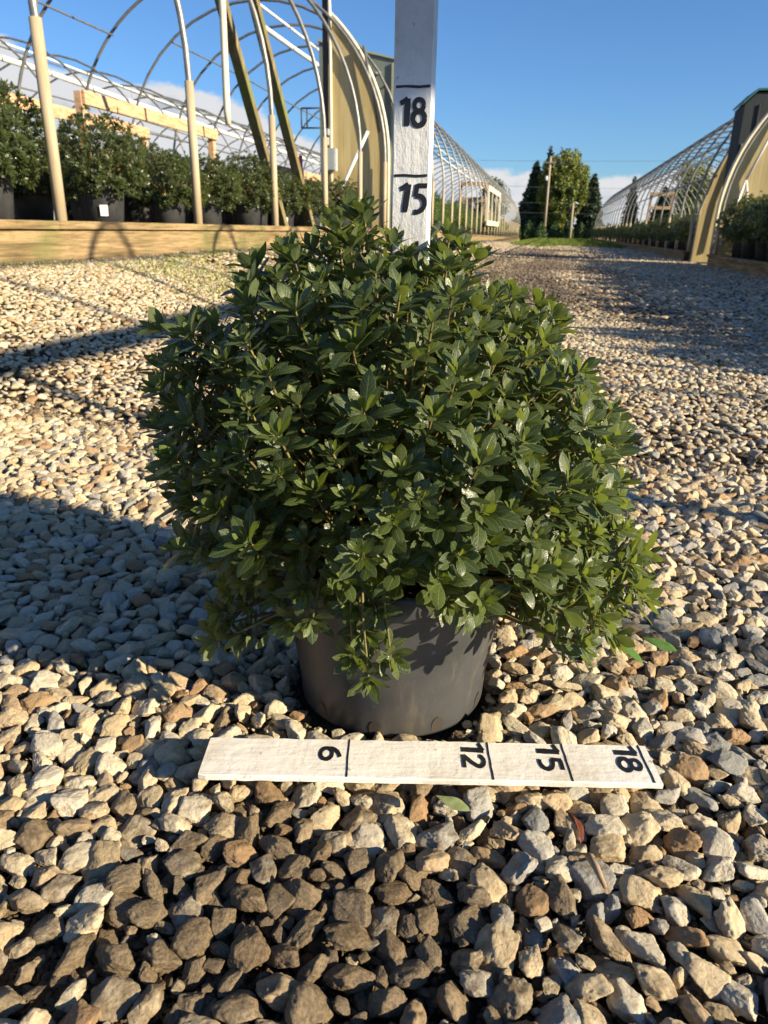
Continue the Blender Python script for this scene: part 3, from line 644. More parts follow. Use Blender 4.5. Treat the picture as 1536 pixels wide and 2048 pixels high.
strip('planting_bed', 2.83, 8.6, list(np.linspace(-4, 15.3, 8)), lambda y: rtop(y)-.03, .4, M['fabric'], kind='structure')
strip('planting_bed', 2.83, 8.6, list(np.linspace(18.2, 64, 12)), lambda y: rtop(y)-.03, .4, M['fabric'], kind='structure')
def edging(x, sgn, ys, zf, label, joints):
    e = empty('timber_edging', (x, ys[0], 0), label=label, cat='timber edging')
    def s2(name, xa, xb, y0, y1, dz, h):
        yy = list(np.linspace(y0, y1, max(2, int((y1-y0)/2)+1))); V = []; F = []
        for y_ in yy:
            zt = float(zf(y_))+dz
            V += [(xa-x, y_-ys[0], zt), (xb-x, y_-ys[0], zt), (xb-x, y_-ys[0], zt-h), (xa-x, y_-ys[0], zt-h)]
        for i in range(len(yy)-1):
            a = 4*i
            for j in range(4): F.append((a+j, a+(j+1) % 4, a+4+(j+1) % 4, a+4+j))
        F += [(0, 1, 2, 3), (len(V)-1, len(V)-2, len(V)-3, len(V)-4)]
        mb = MB(); mb.add(V, F); mb.build(name, M['edging'], e)
    yy = sorted([ys[0]]+[j for j in joints if ys[0] < j < ys[-1]]+[ys[-1]])
    for a, b_ in zip(yy[:-1], yy[1:]):
        s2('top_board', x, x-sgn*.075, a+.002, b_-.002, random.uniform(-.003, .003), .045)
        s2('side_board', x-sgn*.028, x-sgn*.08, a+.9, min(b_+.9, ys[-1]), -.049, .24) if a > yy[0] else s2('side_board', x-sgn*.028, x-sgn*.08, a, min(b_+.9, ys[-1]), -.049, .24)
    return e
edging(-2.81, 1, [0, 14], bed_top, 'low weathered timber edging with green algae along the left bed, nearest the azalea', [4.1, 7.9, 11.6])
edging(-2.81, 1, [14.05, 67], bed_top, 'long sunlit timber edging of the far left bed, running to the grass', list(np.arange(21, 67, 3.66)))
edging(2.76, -1, [-3, 15.3], rtop, 'shaded timber edging of the near right bed, beside the yellow wall', [0, 3.6, 7.3, 11])
edging(2.76, -1, [18.2, 64], rtop, 'shaded timber edging of the far right bed, beyond the yellow wall', list(np.arange(20.5, 64, 3.66)))

# ------------------------------------------------------------------ hoop houses
RH_, PH = 2.85, 1.05
def arcp(cx, zb, n=22, r_=RH_, ph=PH):
    return [(cx+r_, zb+ph-.12)]+[(cx+r_*math.cos(math.pi*k/n), zb+ph+r_*math.sin(math.pi*k/n)) for k in range(n+1)]+[(cx-r_, zb+ph-.12)]
def hoop_house(cx, zf, ys, label, seg=22, tn=8, posts=(1, -1), wpipe=True, group=None, wr_=.045, purl=(15, 30, 52, 90, 128, 150, 165), pr=.017, ph=PH):
    e = empty('hoop_house', (cx, ys[0], float(zf(ys[0]))), label=label, cat='hoop house', group=group)
    ox, oy, oz = e.location
    for y in ys:
        zb = float(zf(y)); mb = MB(); mb.tube([(a-ox, y-oy, b_-oz) for a, b_ in arcp(cx, zb, seg, ph=ph)], .025, tn, False); mb.build('hoop', M['steel'], e)
        for s_ in posts:
            mb = MB(); x_ = cx+s_*RH_-ox; mb.tube([(x_, y-oy, zb-.25-oz), (x_, y-oy, zb+ph-oz)], .035, 12 if tn > 6 else 8); mb.build('post', M['sleeve'], e)
    for a in purl:
        mb = MB(); P = []
        for y in ys: zb = float(zf(y)); P.append((cx+(RH_-.04)*math.cos(R(a))-ox, y-oy, zb+ph+(RH_-.04)*math.sin(R(a))-oz))
        mb.tube(P, pr*(1.6 if a == 90 else 1), 6, False); mb.build('purlin', M['white_pipe'] if a == 90 else M['steel'], e)
    if wpipe:
        for dx, dz, rr in ((.0, -.36, wr_),):
            mb = MB(); P = [(cx+dx-ox, y-oy, float(zf(y))+ph+RH_+dz-oz+.01*math.sin(y)) for y in ys]; mb.tube(P, rr, 8, False); mb.build('overhead_pipe', M['white_pipe'], e)
            mb = MB(); mb.tube([(p[0]+.05, p[1], p[2]-.07) for p in P], .014, 6, False); mb.build('cable', M['steel'], e)
    return e
y1 = [.56, 2.43, 4.28, 6.16, 8.02, 9.90, 11.75, 13.50]
near_l = hoop_house(-5.77, bed_top, y1, 'bare hoop house frame with cream post sleeves over the near left bed', 40, 10, purl=(60, 90, 135))
yf = list(15.23+1.83*np.arange(29))
far_l = hoop_house(-5.77, bed_top, yf, 'bare hoop house frame receding behind the upright stick towards the grass, left of the lane', 20, 6)
far2 = hoop_house(-12.8, lambda y: bed_top(y)-.02, list(7.9+1.83*np.arange(32)), 'distant bare hoop house frame seen through the near left frame, against the clouds', 20, 6, wr_=.07)
yr = list(-2.87+1.83*np.arange(8))+[15.3]
near_r = hoop_house(5.75, lambda y: .15, yr, 'bare hoop house frame over the near right bed, mostly beyond the right edge', 32, 8, ph=.65, purl=(90,), wpipe=False)
far_r = hoop_house(5.75, lambda y: .13, list(18.3+1.83*np.arange(25)), 'bare hoop house frame receding beyond the yellow wall on the right of the lane', 20, 6, ph=.80)
# rolled-up side film tied along the near right frame
mb = MB(); ox, oy, oz = near_r.location
P = [(3.02-ox, y-oy, 1.925-.015*math.sin((y+2.87)/1.83*math.pi)**2-oz) for y in np.linspace(-2.87, 10, 60)]
mb.tube(P, [.056+.005*math.sin(k*1.7) for k in range(60)], 10); mb.build('rolled_film', M['white_pipe'], near_r)

# yellow end walls
def outline(cx, zb, x_in, z0=None, side=1, n=14, r_=RH_+.03, ph=PH):
    pts = [(cx+side*r_, (zb-.3) if z0 is None else z0), (cx+side*r_, zb+ph)]
    dx = abs(x_in-cx)/r_; amax = math.degrees(math.acos(dx))
    pts += [(cx+side*r_*math.cos(R(amax*k/n)), zb+ph+r_*math.sin(R(amax*k/n))) for k in range(1, n+1)]
    return pts+[(x_in, pts[0][1])]
def end_wall(cx, zb, Y, x_in, side, label, z0=None, ph=PH):
    e = empty('end_wall', (cx+side*RH_, Y, zb), label=label, cat='wall'); o = e.location
    pl = [(a-o[0], b_-o[2]) for a, b_ in outline(cx, zb, x_in, z0, side, ph=ph)]
    mb = MB(); mb.prism(pl, 'y', 0, .05); mb.build('panel', M['yellow'], e)
    mb = MB(); mb.tube([(a+side*.01, -.012, b_) for a, b_ in pl[:-1]], .03, 8); mb.build('edge_trim', M['cream_pipe'], e)
    return e, o
wl, o = end_wall(-5.77, .55, 13.6, -3.93, 1, 'tall tan yellow curved end wall of the left hoop house, beside a grey electrical box')
mb = MB(); mb.box((-3.975-o[0], .01, 2.15-o[2]), (.085, .09, 3.7)); mb.build('door_jamb', M['dark_metal'], wl)
mb = MB(); mb.tube([(-3.90-o[0], -.045, 4.15-o[2]), (-3.885-o[0], -.045, 3.6-o[2]), (-3.88-o[0], -.045, 2.1-o[2]), (-3.88-o[0], -.045, .45-o[2])], .028, 8); mb.build('conduit', M['cream_pipe'], wl)
mb = MB(); mb.tube([(-3.97-o[0], -.045, 1.3-o[2]), (-3.97-o[0], -.045, .3-o[2])], .028, 8); mb.build('conduit', M['cream_pipe'], wl)
mb = MB(); mb.box((-3.90-o[0], -.11, 1.62-o[2]), (.27, .15, .36)); bx_ = mb.build('electrical_box', M['grey_box'], wl, .012)
mb = MB(); mb.box((-3.90-o[0], -.19, 1.62-o[2]), (.23, .012, .32)); mb.build('door', M['grey_box'], bx_, .004)
mb = MB(); mb.box((-3.95-o[0], -.09, 2.05-o[2]), (.10, .10, .10)); mb.box((-3.95-o[0], -.09, 1.91-o[2]), (.075, .08, .12)); mb.build('socket_box', M['grey_box'], wl, .006)
# angle-iron bracket beside the jamb
mb = MB(); x0, x1 = -4.40-o[0], -4.02-o[0]; z0, z1 = 2.12-o[2], 2.42-o[2]
for a, b_ in (((x0, z0), (x1, z0)), ((x0, z1), (x1, z1)), ((x0, z0), (x0, z1)), ((x0+.10, z0), (x0+.10, z1))): mb.tube([(a[0], -.05, a[1]), (b_[0], -.05, b_[1])], .014, 6)
mb.build('bracket', M['dark_metal'], wl)
# steel strut down from the hoop and its upper half
br = empty('wall_strut', (-2.98, 12.9, .55), label='white angled strut leaning in front of the tan yellow end wall', cat='strut'); o2 = br.location
mb = MB(); mb.tube([(-.10, 0, 1.44), (-.57, 0, .53), (-.74, .0, .22)], .028, 8); mb.build('pipe', M['white_pipe'], br)
mb = MB(); mb.tube([(-.33, .62, 2.75), (-.20, .62, 2.2), (-.06, .62, 1.5)], .022, 8); mb.build('upper_pipe', M['steel'], br)

wr, o = end_wall(5.75, .15, 15.5, 4.5, -1, 'sunlit yellow curved end wall behind the shrubs at the right edge', .02, .65)
for (xa, za, xb, zb_) in ((3.72, 2.7, 3.24, 1.45), (3.24, 1.45, 3.0, .35), (3.24, 1.45, 3.52, .3)):
    mb = MB(); mb.tube([(xa-o[0], -.05, za-o[2]), (xb-o[0], -.05, zb_-o[2])], .024, 8); mb.build('strut', M['white_pipe'], wr)
wr2 = empty('end_wall', (2.93, 18.0, 0), label='shaded yellow slanted wall panel at the lane edge, left of the sunlit one', cat='wall')
mb = MB(); pl = [(0, -.1), (.04, 1.0), (.22, 1.69), (.48, 2.25), (.75, 2.65), (1.25, 2.9), (1.25, -.1)]; mb.prism(pl, 'y', 0, .06); mb.build('panel', M['yellow'], wr2)
mb = MB(); mb.tube([(a-.01, -.012, b_) for a, b_ in pl[:-1]], .028, 8); mb.build('edge_trim', M['steel'], wr2)
mb = MB(); mb.tube([(.72, -.05, 2.3), (.58, -.05, 1.8), (.44, -.05, 1.2), (.36, -.05, .2)], .02, 8); mb.build('conduit', M['steel'], wr2)
mb = MB(); mb.tube([(.70, -.16, 2.3), (.58, -.16, 1.5)], .03, 8); mb.tube([(.50, -.16, 1.80), (.78, -.16, 1.88)], .03, 8); mb.build('latch_bar', M['dark_metal'], wr2)

# sheet-metal sheds between the houses
sh = empty('metal_shed', (-3.6, 15.3, .4), label='grey green sheet metal shed behind the tan yellow end wall, left of the upright stick', cat='shed'); o = sh.location
mb = MB(); mb.prism([(-1.0, -.5), (.46, -.5), (.46, 3.02), (-1.0, 3.35)], 'y', 0, 1.6); mb.build('wall', M['shed'], sh)
mb = MB(); mb.prism([(-1.03, 3.36), (.50, 3.02), (.50, 3.05), (-1.03, 3.40)], 'y', -.03, 1.63); mb.build('roof', M['shed_trim'], sh)
mb = MB(); mb.box((.43, -.02, 1.2), (.07, .035, 3.55)); mb.build('corner_trim', M['shed_trim'], sh)
mb = MB(); mb.box((.05, -.02, 2.82), (.26, .03, .035)); mb.build('light_fitting', M['label'], sh)
sr = empty('metal_shed', (3.24, 16.6, .1), label='dark green shed with a cut corner roof above the sunlit yellow wall at the right', cat='shed')
mb = MB(); mb.prism([(0, -.2), (1.1, -.2), (1.1, 2.90), (.20, 2.90), (0, 2.70)], 'y', 0, .85); mb.build('wall', M['shed_shaded'], sr)
mb = MB(); mb.prism([(-.03, 2.705), (.19, 2.925), (1.14, 2.925), (1.14, 2.96), (.18, 2.96), (-.04, 2.74)], 'y', -.04, .89); mb.build('roof', M['shed_roof'], sr)
mb = MB(); mb.box((.26, -.012, 1.3), (.03, .02, 2.8)); mb.build('seam', M['dark_metal'], sr)
mb = MB(); mb.box((.13, -.012, 1.62), (.17, .015, .85)); mb.build('window', M['shed'], sr)

# white framed side panel of the far left house
pf = empty('side_panel', (-2.80, 33, .3), label='white framed panel with dark panes set in the far left hoop house', cat='panel')
mb = MB()
for z_ in (.55, 1.88): mb.box((0, 3.4, z_), (.06, 6.9, .20))
for y_ in (0, 6.8): mb.box((0, y_, 1.2), (.07, .32, 1.2))
for y_ in (2.2, 4.5): mb.box((0, y_, 1.2), (.05, .10, 1.2))
mb.build('frame', M['cream_pipe'], pf)
hd = empty('timber_portal', (-3.75, 36, .34), label='brown timber portal frame inside the far left hoop house', cat='timber frame')
mb = MB(); mb.box((0, 0, 2.15), (1.25, .1, .16)); mb.box((0, 0, 1.50), (1.25, .1, .20)); mb.build('beam', M['plank'], hd)
for x_ in (-.56, .56): mb = MB(); mb.box((x_, .1, 1.0), (.13, .1, 2.3)); mb.build('post', M['plank'], hd)
hr = empty('timber_portal', (4.82, 40, .15), label='brown timber portal frame inside the far right hoop house', cat='timber frame')
mb = MB(); mb.box((0, 0, 2.15), (1.1, .1, .14)); mb.box((0, 0, 1.55), (1.1, .1, .14)); mb.build('beam', M['plank'], hr)
for x_ in (-.5, .5): mb = MB(); mb.box((x_, .1, 1.1), (.12, .1, 2.3)); mb.build('post', M['plank'], hr)

# wooden rails inside the near left house
def rail(x, y0, y1, zt, h, label, ps=(0, 1)):
    e = empty('wooden_rail', (x, y0, .5), label=label, cat='wooden rail')
    mb = MB(); mb.box((0, (y1-y0)/2, zt-.5-h/2), (.045, y1-y0, h)); mb.build('plank', M['plank2'], e, .004)
    for k in ps:
        mb = MB(); mb.box((-.07, .04+(y1-y0-.10)*k, (zt-.5)/2-.02), (.09, .10, zt-.5+.02)); mb.build('post', M['plank2'], e)
rail(-5.7, 9.1, 12.95, 2.03, .155, 'upper brown plank rail on two posts, between the first and second cream pipe posts')
rail(-6.6, 6.2, 12.3, 1.99, .16, 'longer lower plank rail seen behind the first cream pipe post', (1,))
rail(-5.7, 15.4, 20.6, 1.72, .15, 'distant plank rail between the third cream pipe post and the mossy leaning board')
# leaning mossy boards
def leaning(p0, p1, w, d, label):
    p0, p1 = Vector(p0), Vector(p1); v = p1-p0; q = v.to_track_quat('Z', 'Y').to_matrix()
    e = empty('leaning_board', p0, label=label, cat='wooden board'); mb = MB(); mb.box(v/2, (w, d, v.length), q); o = mb.build('board', M['mossy'], e, .003)
leaning((-3.2, 9.13, .45), (-3.42, 7.75, 3.0), .11, .07, 'mossy wooden board leaning behind the third cream pipe post')
leaning((-3.2, 10.23, .45), (-3.45, 8.80, 3.1), .11, .07, 'mossy green wooden board leaning in the gap between the third and fourth cream pipe posts')
# hanging tubes
e = empty('hanging_pipe', (-3.25, 7.7, 3.2), label='cream pipe hanging down with an open cut end, between the second and third pipe posts', cat='pipe')
mb = MB(); mb.tube([(.0, .0, 0), (.0, -.02, -.9), (.0, -.04, -1.62), (.01, -.045, -1.74)], [.033, .033, .034, .028], 12); mb.build('pipe', M['cream_pipe'], e)
def weight(p, ztop, lw, label):
    e = empty('hanging_tube', p, label=label, cat='tube'); mb = MB(); mb.tube([(0, 0, lw), (0, 0, 0)], .016, 8); mb.build('tube', M['white_pipe'], e)
    mb = MB(); mb.tube([(0, 0, ztop-p[2]), (0, 0, lw)], .003, 5, False); mb.build('wire', M['wire'], e)
weight((-3.9, 6.75, 2.48), 3.8, .42, 'thin white tube hanging at the top edge, left of the second pipe post')
weight((-3.9, 9.35, 2.40), 3.7, .22, 'small white tube on a wire left of the leaning mossy boards')
weight((-9.0, 11.9, 2.55), 3.2, .22, 'small white tube on a wire by the left frame edge, before the clouds')
weight((-9.0, 16.2, 2.35), 3.2, .22, 'small white tube on a wire between the plank rails')
weight((4.9, 22.6, 1.95), 3.2, .36, 'left of two white tubes hanging inside the far right hoop house')
weight((4.8, 20.6, 2.05), 3.2, .36, 'right of two white tubes hanging inside the far right hoop house')
mb = MB(); mb.box((0, 0, 0), (.05, .12, .30)); mb.box((.01, .05, -.20), (.03, .05, .16), Matrix.Rotation(.3, 3, 'X'))
o = mb.build('pink_ribbon', M['pink'], None, .01, label='bright pink ribbon tied behind the mossy leaning board', cat='ribbon'); o.location = (-5.2, 15.9, 1.75)

# ------------------------------------------------------------------ background shrubs
def shrub_mesh(name, rad, hgt, zb, nwh, leafn, length, seed, nv=4, nu=3, droop=.75):
    r_ = np.random.default_rng(seed); random.seed(seed); T, D, Sz = [], [], []
    lob = r_.uniform(0, 6.28, 5)
    for _ in range(nwh*5):
        if len(T) >= nwh: break
        v = unit(r_.normal(size=3)); 
        if v[2] < -.75: continue
        a = math.atan2(v[1], v[0]); rr = rad*(1+.10*math.sin(2*a+lob[0])+.08*math.sin(3*a+lob[1])+.07*math.sin(5*a+lob[2]+v[2]*3))
        k = r_.uniform(.80, 1.0) if r_.random() < .75 else r_.uniform(.5, .8)
        p = np.array([v[0]*rr*k, v[1]*rr*k, zb+hgt*.45+v[2]*hgt*(.55 if v[2] > 0 else droop*.62)*k*(1+.10*math.sin(3*a+lob[3])*(v[2] > .2))])
        T.append(p); D.append(unit(unit(p-np.array([0, 0, zb+hgt*.2]))+np.array([0, 0, .35])+r_.normal(0, .2, 3))); Sz.append(r_.uniform(.85, 1.15))
    dt = whorls(T, D, Sz, (leafn, leafn+2), 3, length)
    return leaves_mesh(name, *dt[:6], nv=nv, nu=nu, curl=dt[6], fold=dt[7]), T
def small_pot(R0, R1, h):
    mb = MB(); V, F = lathe([(.001, .004), (R0, .0), (R1-.006, h-.05), (R1-.005, h-.045), (R1, h-.043), (R1+.002, h), (R1-.006, h), (R1-.01, h-.03), (.001, h-.03)], 40); mb.add(V, F, True); return mb
potbase = small_pot(.145, .175, .29)
potme = None
def shrub_proto(seed, mat, rad=.40, hgt=.60, nwh=800, leafn=7, length=.038, nv=4, nu=3):
    global potme
    e = empty('potted_shrub', (0, 0, 0))
    me, T = shrub_mesh('foliage', rad, hgt, .14, nwh, leafn, length, seed, nv, nu); link('foliage', me, mat, e)
    mb = MB()
    for t_ in T[::9]: mb.tube([(0, 0, .2), (t_[0]*.4, t_[1]*.4, .3+t_[2]*.2), tuple(t_)], [.006, .004, .002], 4, False)
    mb.build('stem', M['stem'], e)
    if potme is None: potme = potbase.build('pot', M['pot'], e).data
    else: link('pot', potme, None, e)
    return e
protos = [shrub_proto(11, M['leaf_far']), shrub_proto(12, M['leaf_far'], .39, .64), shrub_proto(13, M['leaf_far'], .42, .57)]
light = [shrub_proto(21, M['leaf_light'], .40, .78, 380, 6, .055), shrub_proto(22, M['leaf_light'], .37, .85, 380, 6, .055)]
used = set()
def place(pr, loc, s, label, group, cat='potted shrub', tagged=False):
    if pr.name in used:
        o = pr.copy(); COL.objects.link(o)
        for ch in pr.children:
            if ch.name.startswith('label'): continue
            c = ch.copy(); COL.objects.link(c); c.parent = o
    else: o = pr; used.add(pr.name)
    o.location = loc; o.rotation_euler = (0, 0, random.uniform(0, 6.28)); o.scale = (s, s, s*random.uniform(.95, 1.05)); tag(o, label, cat, group)
    if tagged:
        a = -o.rotation_euler.z; mb = MB()
        V = []; 
        for i in range(5):
            for j in (0, 1):
                th_ = math.atan2(-.82, .57)+(-.16+.08*i)+a; rr = .1655+(.008 if j else 0); V.append((rr*math.cos(th_)*1.02, rr*math.sin(th_)*1.02, .075+.075*j))
        mb.add(V, [(2*i, 2*i+2, 2*i+3, 2*i+1) for i in range(4)]); mb.build('label_tag', M['label'], o)
    return o
ORD = ['nearest', 'second nearest', 'third nearest', 'fourth nearest', 'fifth nearest', 'sixth nearest', 'seventh nearest', 'eighth nearest', 'ninth nearest', 'tenth nearest']
def nth(k, a, b_): return (ORD[k]+' '+a) if k < 10 else a+', '+b_
zl = lambda y: float(bed_top(y))-.03
random.seed(3)
front = [(4.15, -3.35, 1.12, 'big potted azalea at the left edge of the picture, before the first cream pipe post'),
         (5.52, -3.40, 1.0, 'potted azalea with a white square tag on its pot, right of the first cream post', ),
         (6.62, -3.42, .90, 'low potted azalea just left of the second cream pipe post'),
         (7.35, -3.38, .86, 'potted azalea just right of the second cream pipe post, a grey pot side showing'),
         (8.05, -3.24, .96, 'wide potted azalea spilling over the timber edging, left of the third cream pipe post'),
         (9.75, -3.45, .92, 'potted azalea between the two mossy leaning boards'),
         (11.0, -3.50, .92, 'potted azalea behind the fourth cream pipe post'),
         (12.2, -3.32, .98, 'last potted azalea of the left bed, rounded, in front of the tan yellow wall')]
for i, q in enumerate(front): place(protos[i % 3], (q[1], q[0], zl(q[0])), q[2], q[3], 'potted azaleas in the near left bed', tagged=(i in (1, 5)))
gr_ = 'potted azaleas in the near left bed'
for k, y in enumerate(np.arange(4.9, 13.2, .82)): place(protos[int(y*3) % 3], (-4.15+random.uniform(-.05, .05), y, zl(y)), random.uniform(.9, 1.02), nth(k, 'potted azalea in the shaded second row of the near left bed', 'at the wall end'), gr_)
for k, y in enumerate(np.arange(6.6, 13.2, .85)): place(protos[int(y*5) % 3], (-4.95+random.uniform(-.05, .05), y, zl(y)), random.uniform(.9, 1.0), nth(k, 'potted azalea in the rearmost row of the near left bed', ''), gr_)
for k, y in enumerate(np.arange(18.2, 66, 1.02)):
    place(light[k % 2], (-3.35+random.uniform(-.08, .08), y, zl(y)), random.uniform(.9, 1.12), nth(k, 'light green shrub in the front row of the far left bed', 'towards the grass'), 'light green shrubs in the far left bed')
for k, y in enumerate(np.arange(18.6, 34, 1.1)):
    place(light[k % 2], (-4.2+random.uniform(-.08, .08), y, zl(y)), random.uniform(1.05, 1.25), nth(k, 'taller light green shrub in the second row of the far left bed', 'towards the grass'), 'light green shrubs in the far left bed')
for row, x_ in enumerate((3.26, 4.05, 4.85)):
    for k, y in enumerate(np.arange(2.95+.2*row, 15.0, .74)):
        vis = y > 11.3 and row == 0
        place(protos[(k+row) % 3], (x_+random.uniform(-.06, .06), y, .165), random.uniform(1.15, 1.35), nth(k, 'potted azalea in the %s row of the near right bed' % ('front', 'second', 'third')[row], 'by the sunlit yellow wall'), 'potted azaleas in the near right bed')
for row, x_ in enumerate((3.08, 3.85)):
    for k, y in enumerate(np.arange(18.7+.3*row, 63 if row == 0 else 40, .92)):
        place(protos[(k+row) % 3], (x_+random.uniform(-.06, .06), y, float(rtop(y))-.03), random.uniform(.92, 1.12), nth(k, 'dark shaded azalea in the %s row of the far right bed' % ('front', 'second')[row], 'towards the grass'), 'dark azaleas in the far right bed')

# ------------------------------------------------------------------ trees, poles, far shrubs
def clumps(name, P, size, mat, parent, seed=0, flat=.5, label=None):
    r_ = np.random.default_rng(seed); n = len(P); a = unit(r_.normal(size=(n, 3))); a[:, 2] *= flat; a = unit(a); b_ = unit(np.cross(a, r_.normal(size=(n, 3))))
    s = np.asarray(size)*r_.uniform(.6, 1.3, n); s = s[:, None]
    V = np.stack([P-a*s, P+b_*s*.55, P+a*s, P-b_*s*.55], 1).reshape(-1, 3); F = np.arange(4*n).reshape(n, 4)
    return link(name, npmesh(name, V, F, False), mat, parent)
def spruce(x, y, h, rad, label, seed, n=5200, mat=None, z0=0):
    r_ = np.random.default_rng(seed); e = empty('spruce_tree', (x, y, z0), label=label, cat='tree'); mb = MB(); mb.tube([(0, 0, -.3), (0, 0, h*.97)], [h*.022, .02], 7); mb.build('trunk', M['bark'], e)
    t = 1-np.sqrt(r_.random(n)); zz = .03+t*.97; br_ = (r_.integers(0, 9, n)*0.698+np.floor(zz*h/.38)*1.1); a = br_+r_.normal(0, .20, n)
    prof = rad*(1-zz)**.85*(.72+.28*np.abs(np.sin(zz*h/.38*math.pi)))+.06; k = np.sqrt(r_.random(n))*.75+.28; k = np.minimum(k, 1.02)
    rr = prof*k*(.80+.42*((np.sin(np.round(br_*7.3)*12.9898+seed)*43758.5) % 1)); P = np.stack([rr*np.cos(a), rr*np.sin(a), zz*h-.16*rr+r_.normal(0, .05, n)], -1)
    clumps('crown', P, .17+.10*(1-zz), mat or M['needles'], e, seed, .35); return e
def broadleaf(x, y, h, rad, label, seed, n=8000, mat=None, cz=.58, z0=0, ez=.43):
    r_ = np.random.default_rng(seed); e = empty('broadleaf_tree', (x, y, z0), label=label, cat='tree'); mb = MB(); mb.tube([(0, 0, -.3), (.05, 0, h*.35), (.1, 0, h*.75)], [h*.03, h*.02, .04], 8)
    cs = []
    for k in range(70):
        v = unit(r_.normal(size=3)); g_ = r_.random()**.4; c = np.array([v[0]*rad*.80*g_, v[1]*rad*.80*g_, h*cz+v[2]*h*ez*.84*g_]); cs.append(c)
        mb.tube([(.05, 0, h*(.2+.3*r_.random())), tuple(c*np.array([.5, .5, .85])), tuple(c)], [h*.012, h*.007, .015], 5, False)
    mb.build('trunk', M['bark'], e); P = []
    off = Vector((seed*7.3, 0, 0)); k = 0; Q = r_.normal(size=(n*3, 3)); Q = unit(Q)*(r_.random((n*3, 1))**.38)
    for v in Q:
        if k >= n: break
        vv = Vector(v); d = vv.length; q = noise.noise(vv.normalized()*2.1+off)*.30+noise.noise(vv.normalized()*5+off)*.16
        if d > .88+q or noise.noise(vv*4.2+off)+.35*noise.noise(vv*9+off) < -.06: continue
        zz = v[2]; w_ = 1.0 if zz > 0 else 1-.25*(-zz)**2
        P.append((v[0]*rad*w_, v[1]*rad*w_, h*cz+zz*h*ez)); k += 1
    P = np.array(P); clumps('crown', P, np.full(len(P), .10), mat or M['tree_leaf'], e, seed, .9); return e
broadleaf(.45, 76, 7.75, 2.7, 'large rounded yellow green broadleaf tree standing between the spruces behind the utility pole', 2, 34000, cz=.52, ez=.50)
spruce(-2.2, 77, 6.7, 1.9, 'broad dark spruce left of the yellow green tree, right of the left hoop frames', 3, 12000)
spruce(-1.1, 79, 8.1, 1.2, 'blue grey spruce top rising behind the utility pole', 5, 4500, simple('blue_spruce_foliage', [(.3, (.02, .04, .03)), (.7, (.07, .09, .07))], 1, .7, bs=0))
spruce(3.05, 76, 5.6, 1.45, 'narrow dark spruce on the right of the yellow green tree', 4, 9000)
spruce(6.75, 78, 5.6, .85, 'small spruce top showing behind the far right hoop frame', 6, 3000)
broadleaf(12.1, 78, 7.2, 2.6, 'leafy tree seen through the right hoop frame, next to the yellow walls', 7, 9000)
spruce(9.7, 79, 4.8, 1.5, 'dark spruce seen low through the right hoop frame', 16, 3500)
M['far_tree'] = simple('far_tree_foliage', [(.3, (.03, .06, .02)), (.7, (.08, .11, .035))], .5, .7, bs=0)
broadleaf(-7.0, 90, 6.2, 2.0, 'far green tree showing just above the end of the left hoop frames', 8, 6000, M['far_tree'])
for k, (x_, h_) in enumerate([(-9.5, 4.0), (-12.4, 3.4), (-16, 3.8), (-20, 3.2)]): broadleaf(x_, 92, h_, 2.0, 'low distant tree glimpsed through the left hoop frames', 30+k, 3500, M['far_tree'])['group'] = 'low distant trees left'
for k, px in enumerate([-3.2, -2.15, -1.15, -.05, 1.0, 2.05, 3.1, 4.2]):
    e = empty('clipped_shrub', (px, 66.5+.3*(k % 2), 0), label=['leftmost', 'second', 'third', 'fourth', 'fifth', 'sixth', 'seventh', 'eighth'][k]+' soft green conical shrub from the left, beyond the grass', cat='shrub', group='conical shrubs beyond the grass'); r_ = np.random.default_rng(50+k)
    n = 2200; t = r_.random(n); a = r_.uniform(0, 6.28, n); rr = (.52*(1-t**2.2)+.05)*np.sqrt(r_.random(n))*(1+.12*np.sin(3*a+k)); h_ = 1.25*r_.uniform(.9, 1.1)
    clumps('crown', np.stack([rr*np.cos(a), rr*np.sin(a), .05+t*h_], -1), np.full(n, .07), M['shrub_cone'], e, k, 2.5); mb = MB(); mb.tube([(0, 0, -.1), (0, 0, .8)], .02, 5); mb.build('trunk', M['bark'], e)
def upole(x, y, h, label, lean=0, rad=.11):
    e = empty('utility_pole', (x, y, 0), label=label, cat='utility pole'); mb = MB(); mb.tube([(0, 0, -.3), (lean, 0, h)], [rad, rad*.8], 10); mb.build('pole', M['pole'], e); return e
e = upole(-.92, 70, 6.45, 'tall wooden utility pole with a white insulator can in front of the yellow green tree', 0)
mb = MB(); mb.tube([(-.20, -.1, 4.62), (-.20, -.1, 4.95)], .11, 10); mb.build('transformer', M['white_pipe'], e)
mb = MB(); mb.box((.05, -.12, 6.0), (.9, .07, .07)); mb.build('cross_arm', M['pole'], e)
e = upole(1.22, 66, 2.75, 'short wooden lamp post right of the tall utility pole', 0, .10)
mb = MB(); mb.tube([(0, 0, 2.72), (.18, 0, 2.82), (.32, 0, 2.74)], .035, 8); mb.box((.36, 0, 2.72), (.2, .1, .06)); mb.build('lamp_arm', M['white_pipe'], e)
def wirel(z0, z1, y0, label):
    mb = MB(); mb.tube([(-26+1.0*k*2.6, y0+.1*k, z0+(z1-z0)*k/20-.35*math.sin(math.pi*k/20)) for k in range(21)], .011, 5, False); mb.build('power_line', M['wire'], None, label=label, cat='power line')
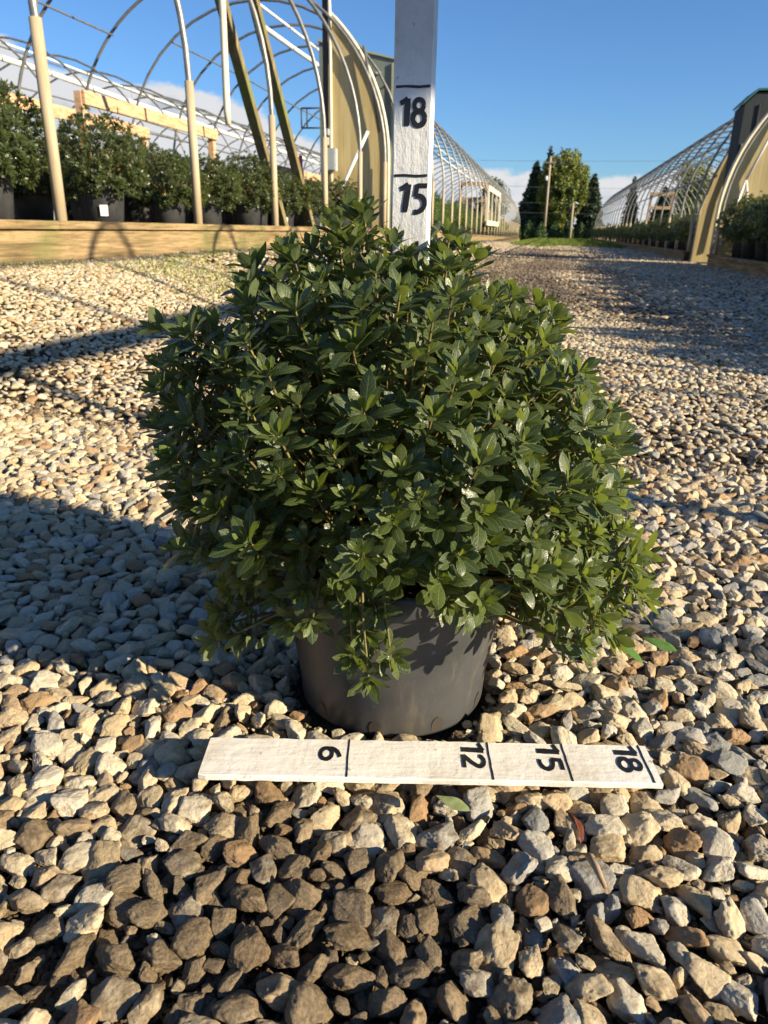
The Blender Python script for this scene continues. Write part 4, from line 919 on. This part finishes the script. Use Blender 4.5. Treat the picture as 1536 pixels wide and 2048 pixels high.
wirel(6.6, 6.5, 70, 'highest power line crossing the sky at the top of the utility pole')
wirel(4.9, 4.2, 71, 'power line crossing the sky at the height of the pole transformer')
wirel(3.5, 3.1, 72, 'power line low over the far hoop frames')
wirel(2.6, 2.4, 73, 'lowest power line just above the far trees')

# ------------------------------------------------------------------ grass and weeds
def blades(name, P, h, w, mat, seed, **k):
    r_ = np.random.default_rng(seed); n = len(P); a = r_.uniform(0, 6.28, n); d = np.stack([np.cos(a), np.sin(a), np.zeros(n)], -1); ln = r_.normal(0, .35, (n, 2)); hh = h*r_.uniform(.5, 1.2, n)
    tip = P+np.stack([ln[:, 0]*hh, ln[:, 1]*hh, hh], -1); mid = P+np.stack([ln[:, 0]*hh*.3, ln[:, 1]*hh*.3, hh*.55], -1)
    V = np.stack([P-d*w, P+d*w, mid+d*w*.8, tip, mid-d*w*.8], 1).reshape(-1, 3); F = (np.arange(n)*5)[:, None]+np.arange(5)[None]
    return link(name, npmesh(name, V, F, False), mat, None, **k)
n = 26000; Y = 29+37*rng.random(n)**1.2; X = rng.uniform(-1.75, 2.9, n); kp = (Y > 31.5+1.2*np.sin(X*2.2)+.8*np.sin(X*5)); X, Y = X[kp], Y[kp]
blades('grass', np.stack([X, Y, ground(X, Y)-.02], -1), .13, .013, M['grass'], 1, label='strip of mown green grass at the far end of the lane', cat='grass', kind='stuff')
P = []
for (px, py, s, q) in [(-2.45, 4.55, .22, 500), (-2.2, 4.9, .25, 500), (-2.0, 4.35, .22, 350), (-2.7, 6.0, .12, 200), (-2.75, 7.0, .10, 160), (-2.72, 3.7, .15, 160), (-2.6, 5.2, .2, 300), (-2.75, 8.6, .15, 150)]:
    P.append(np.stack([px+rng.normal(0, s*.6, q), py+rng.normal(0, s*1.3, q)], -1))
P = np.concatenate(P); P = P[P[:, 0] > -2.80]
blades('weeds', np.stack([P[:, 0], P[:, 1], ground(P[:, 0], P[:, 1])], -1), .032, .0022, M['grass'], 2, label='patches of low yellow green weeds in the gravel below the left timber edging', cat='weeds', kind='stuff')
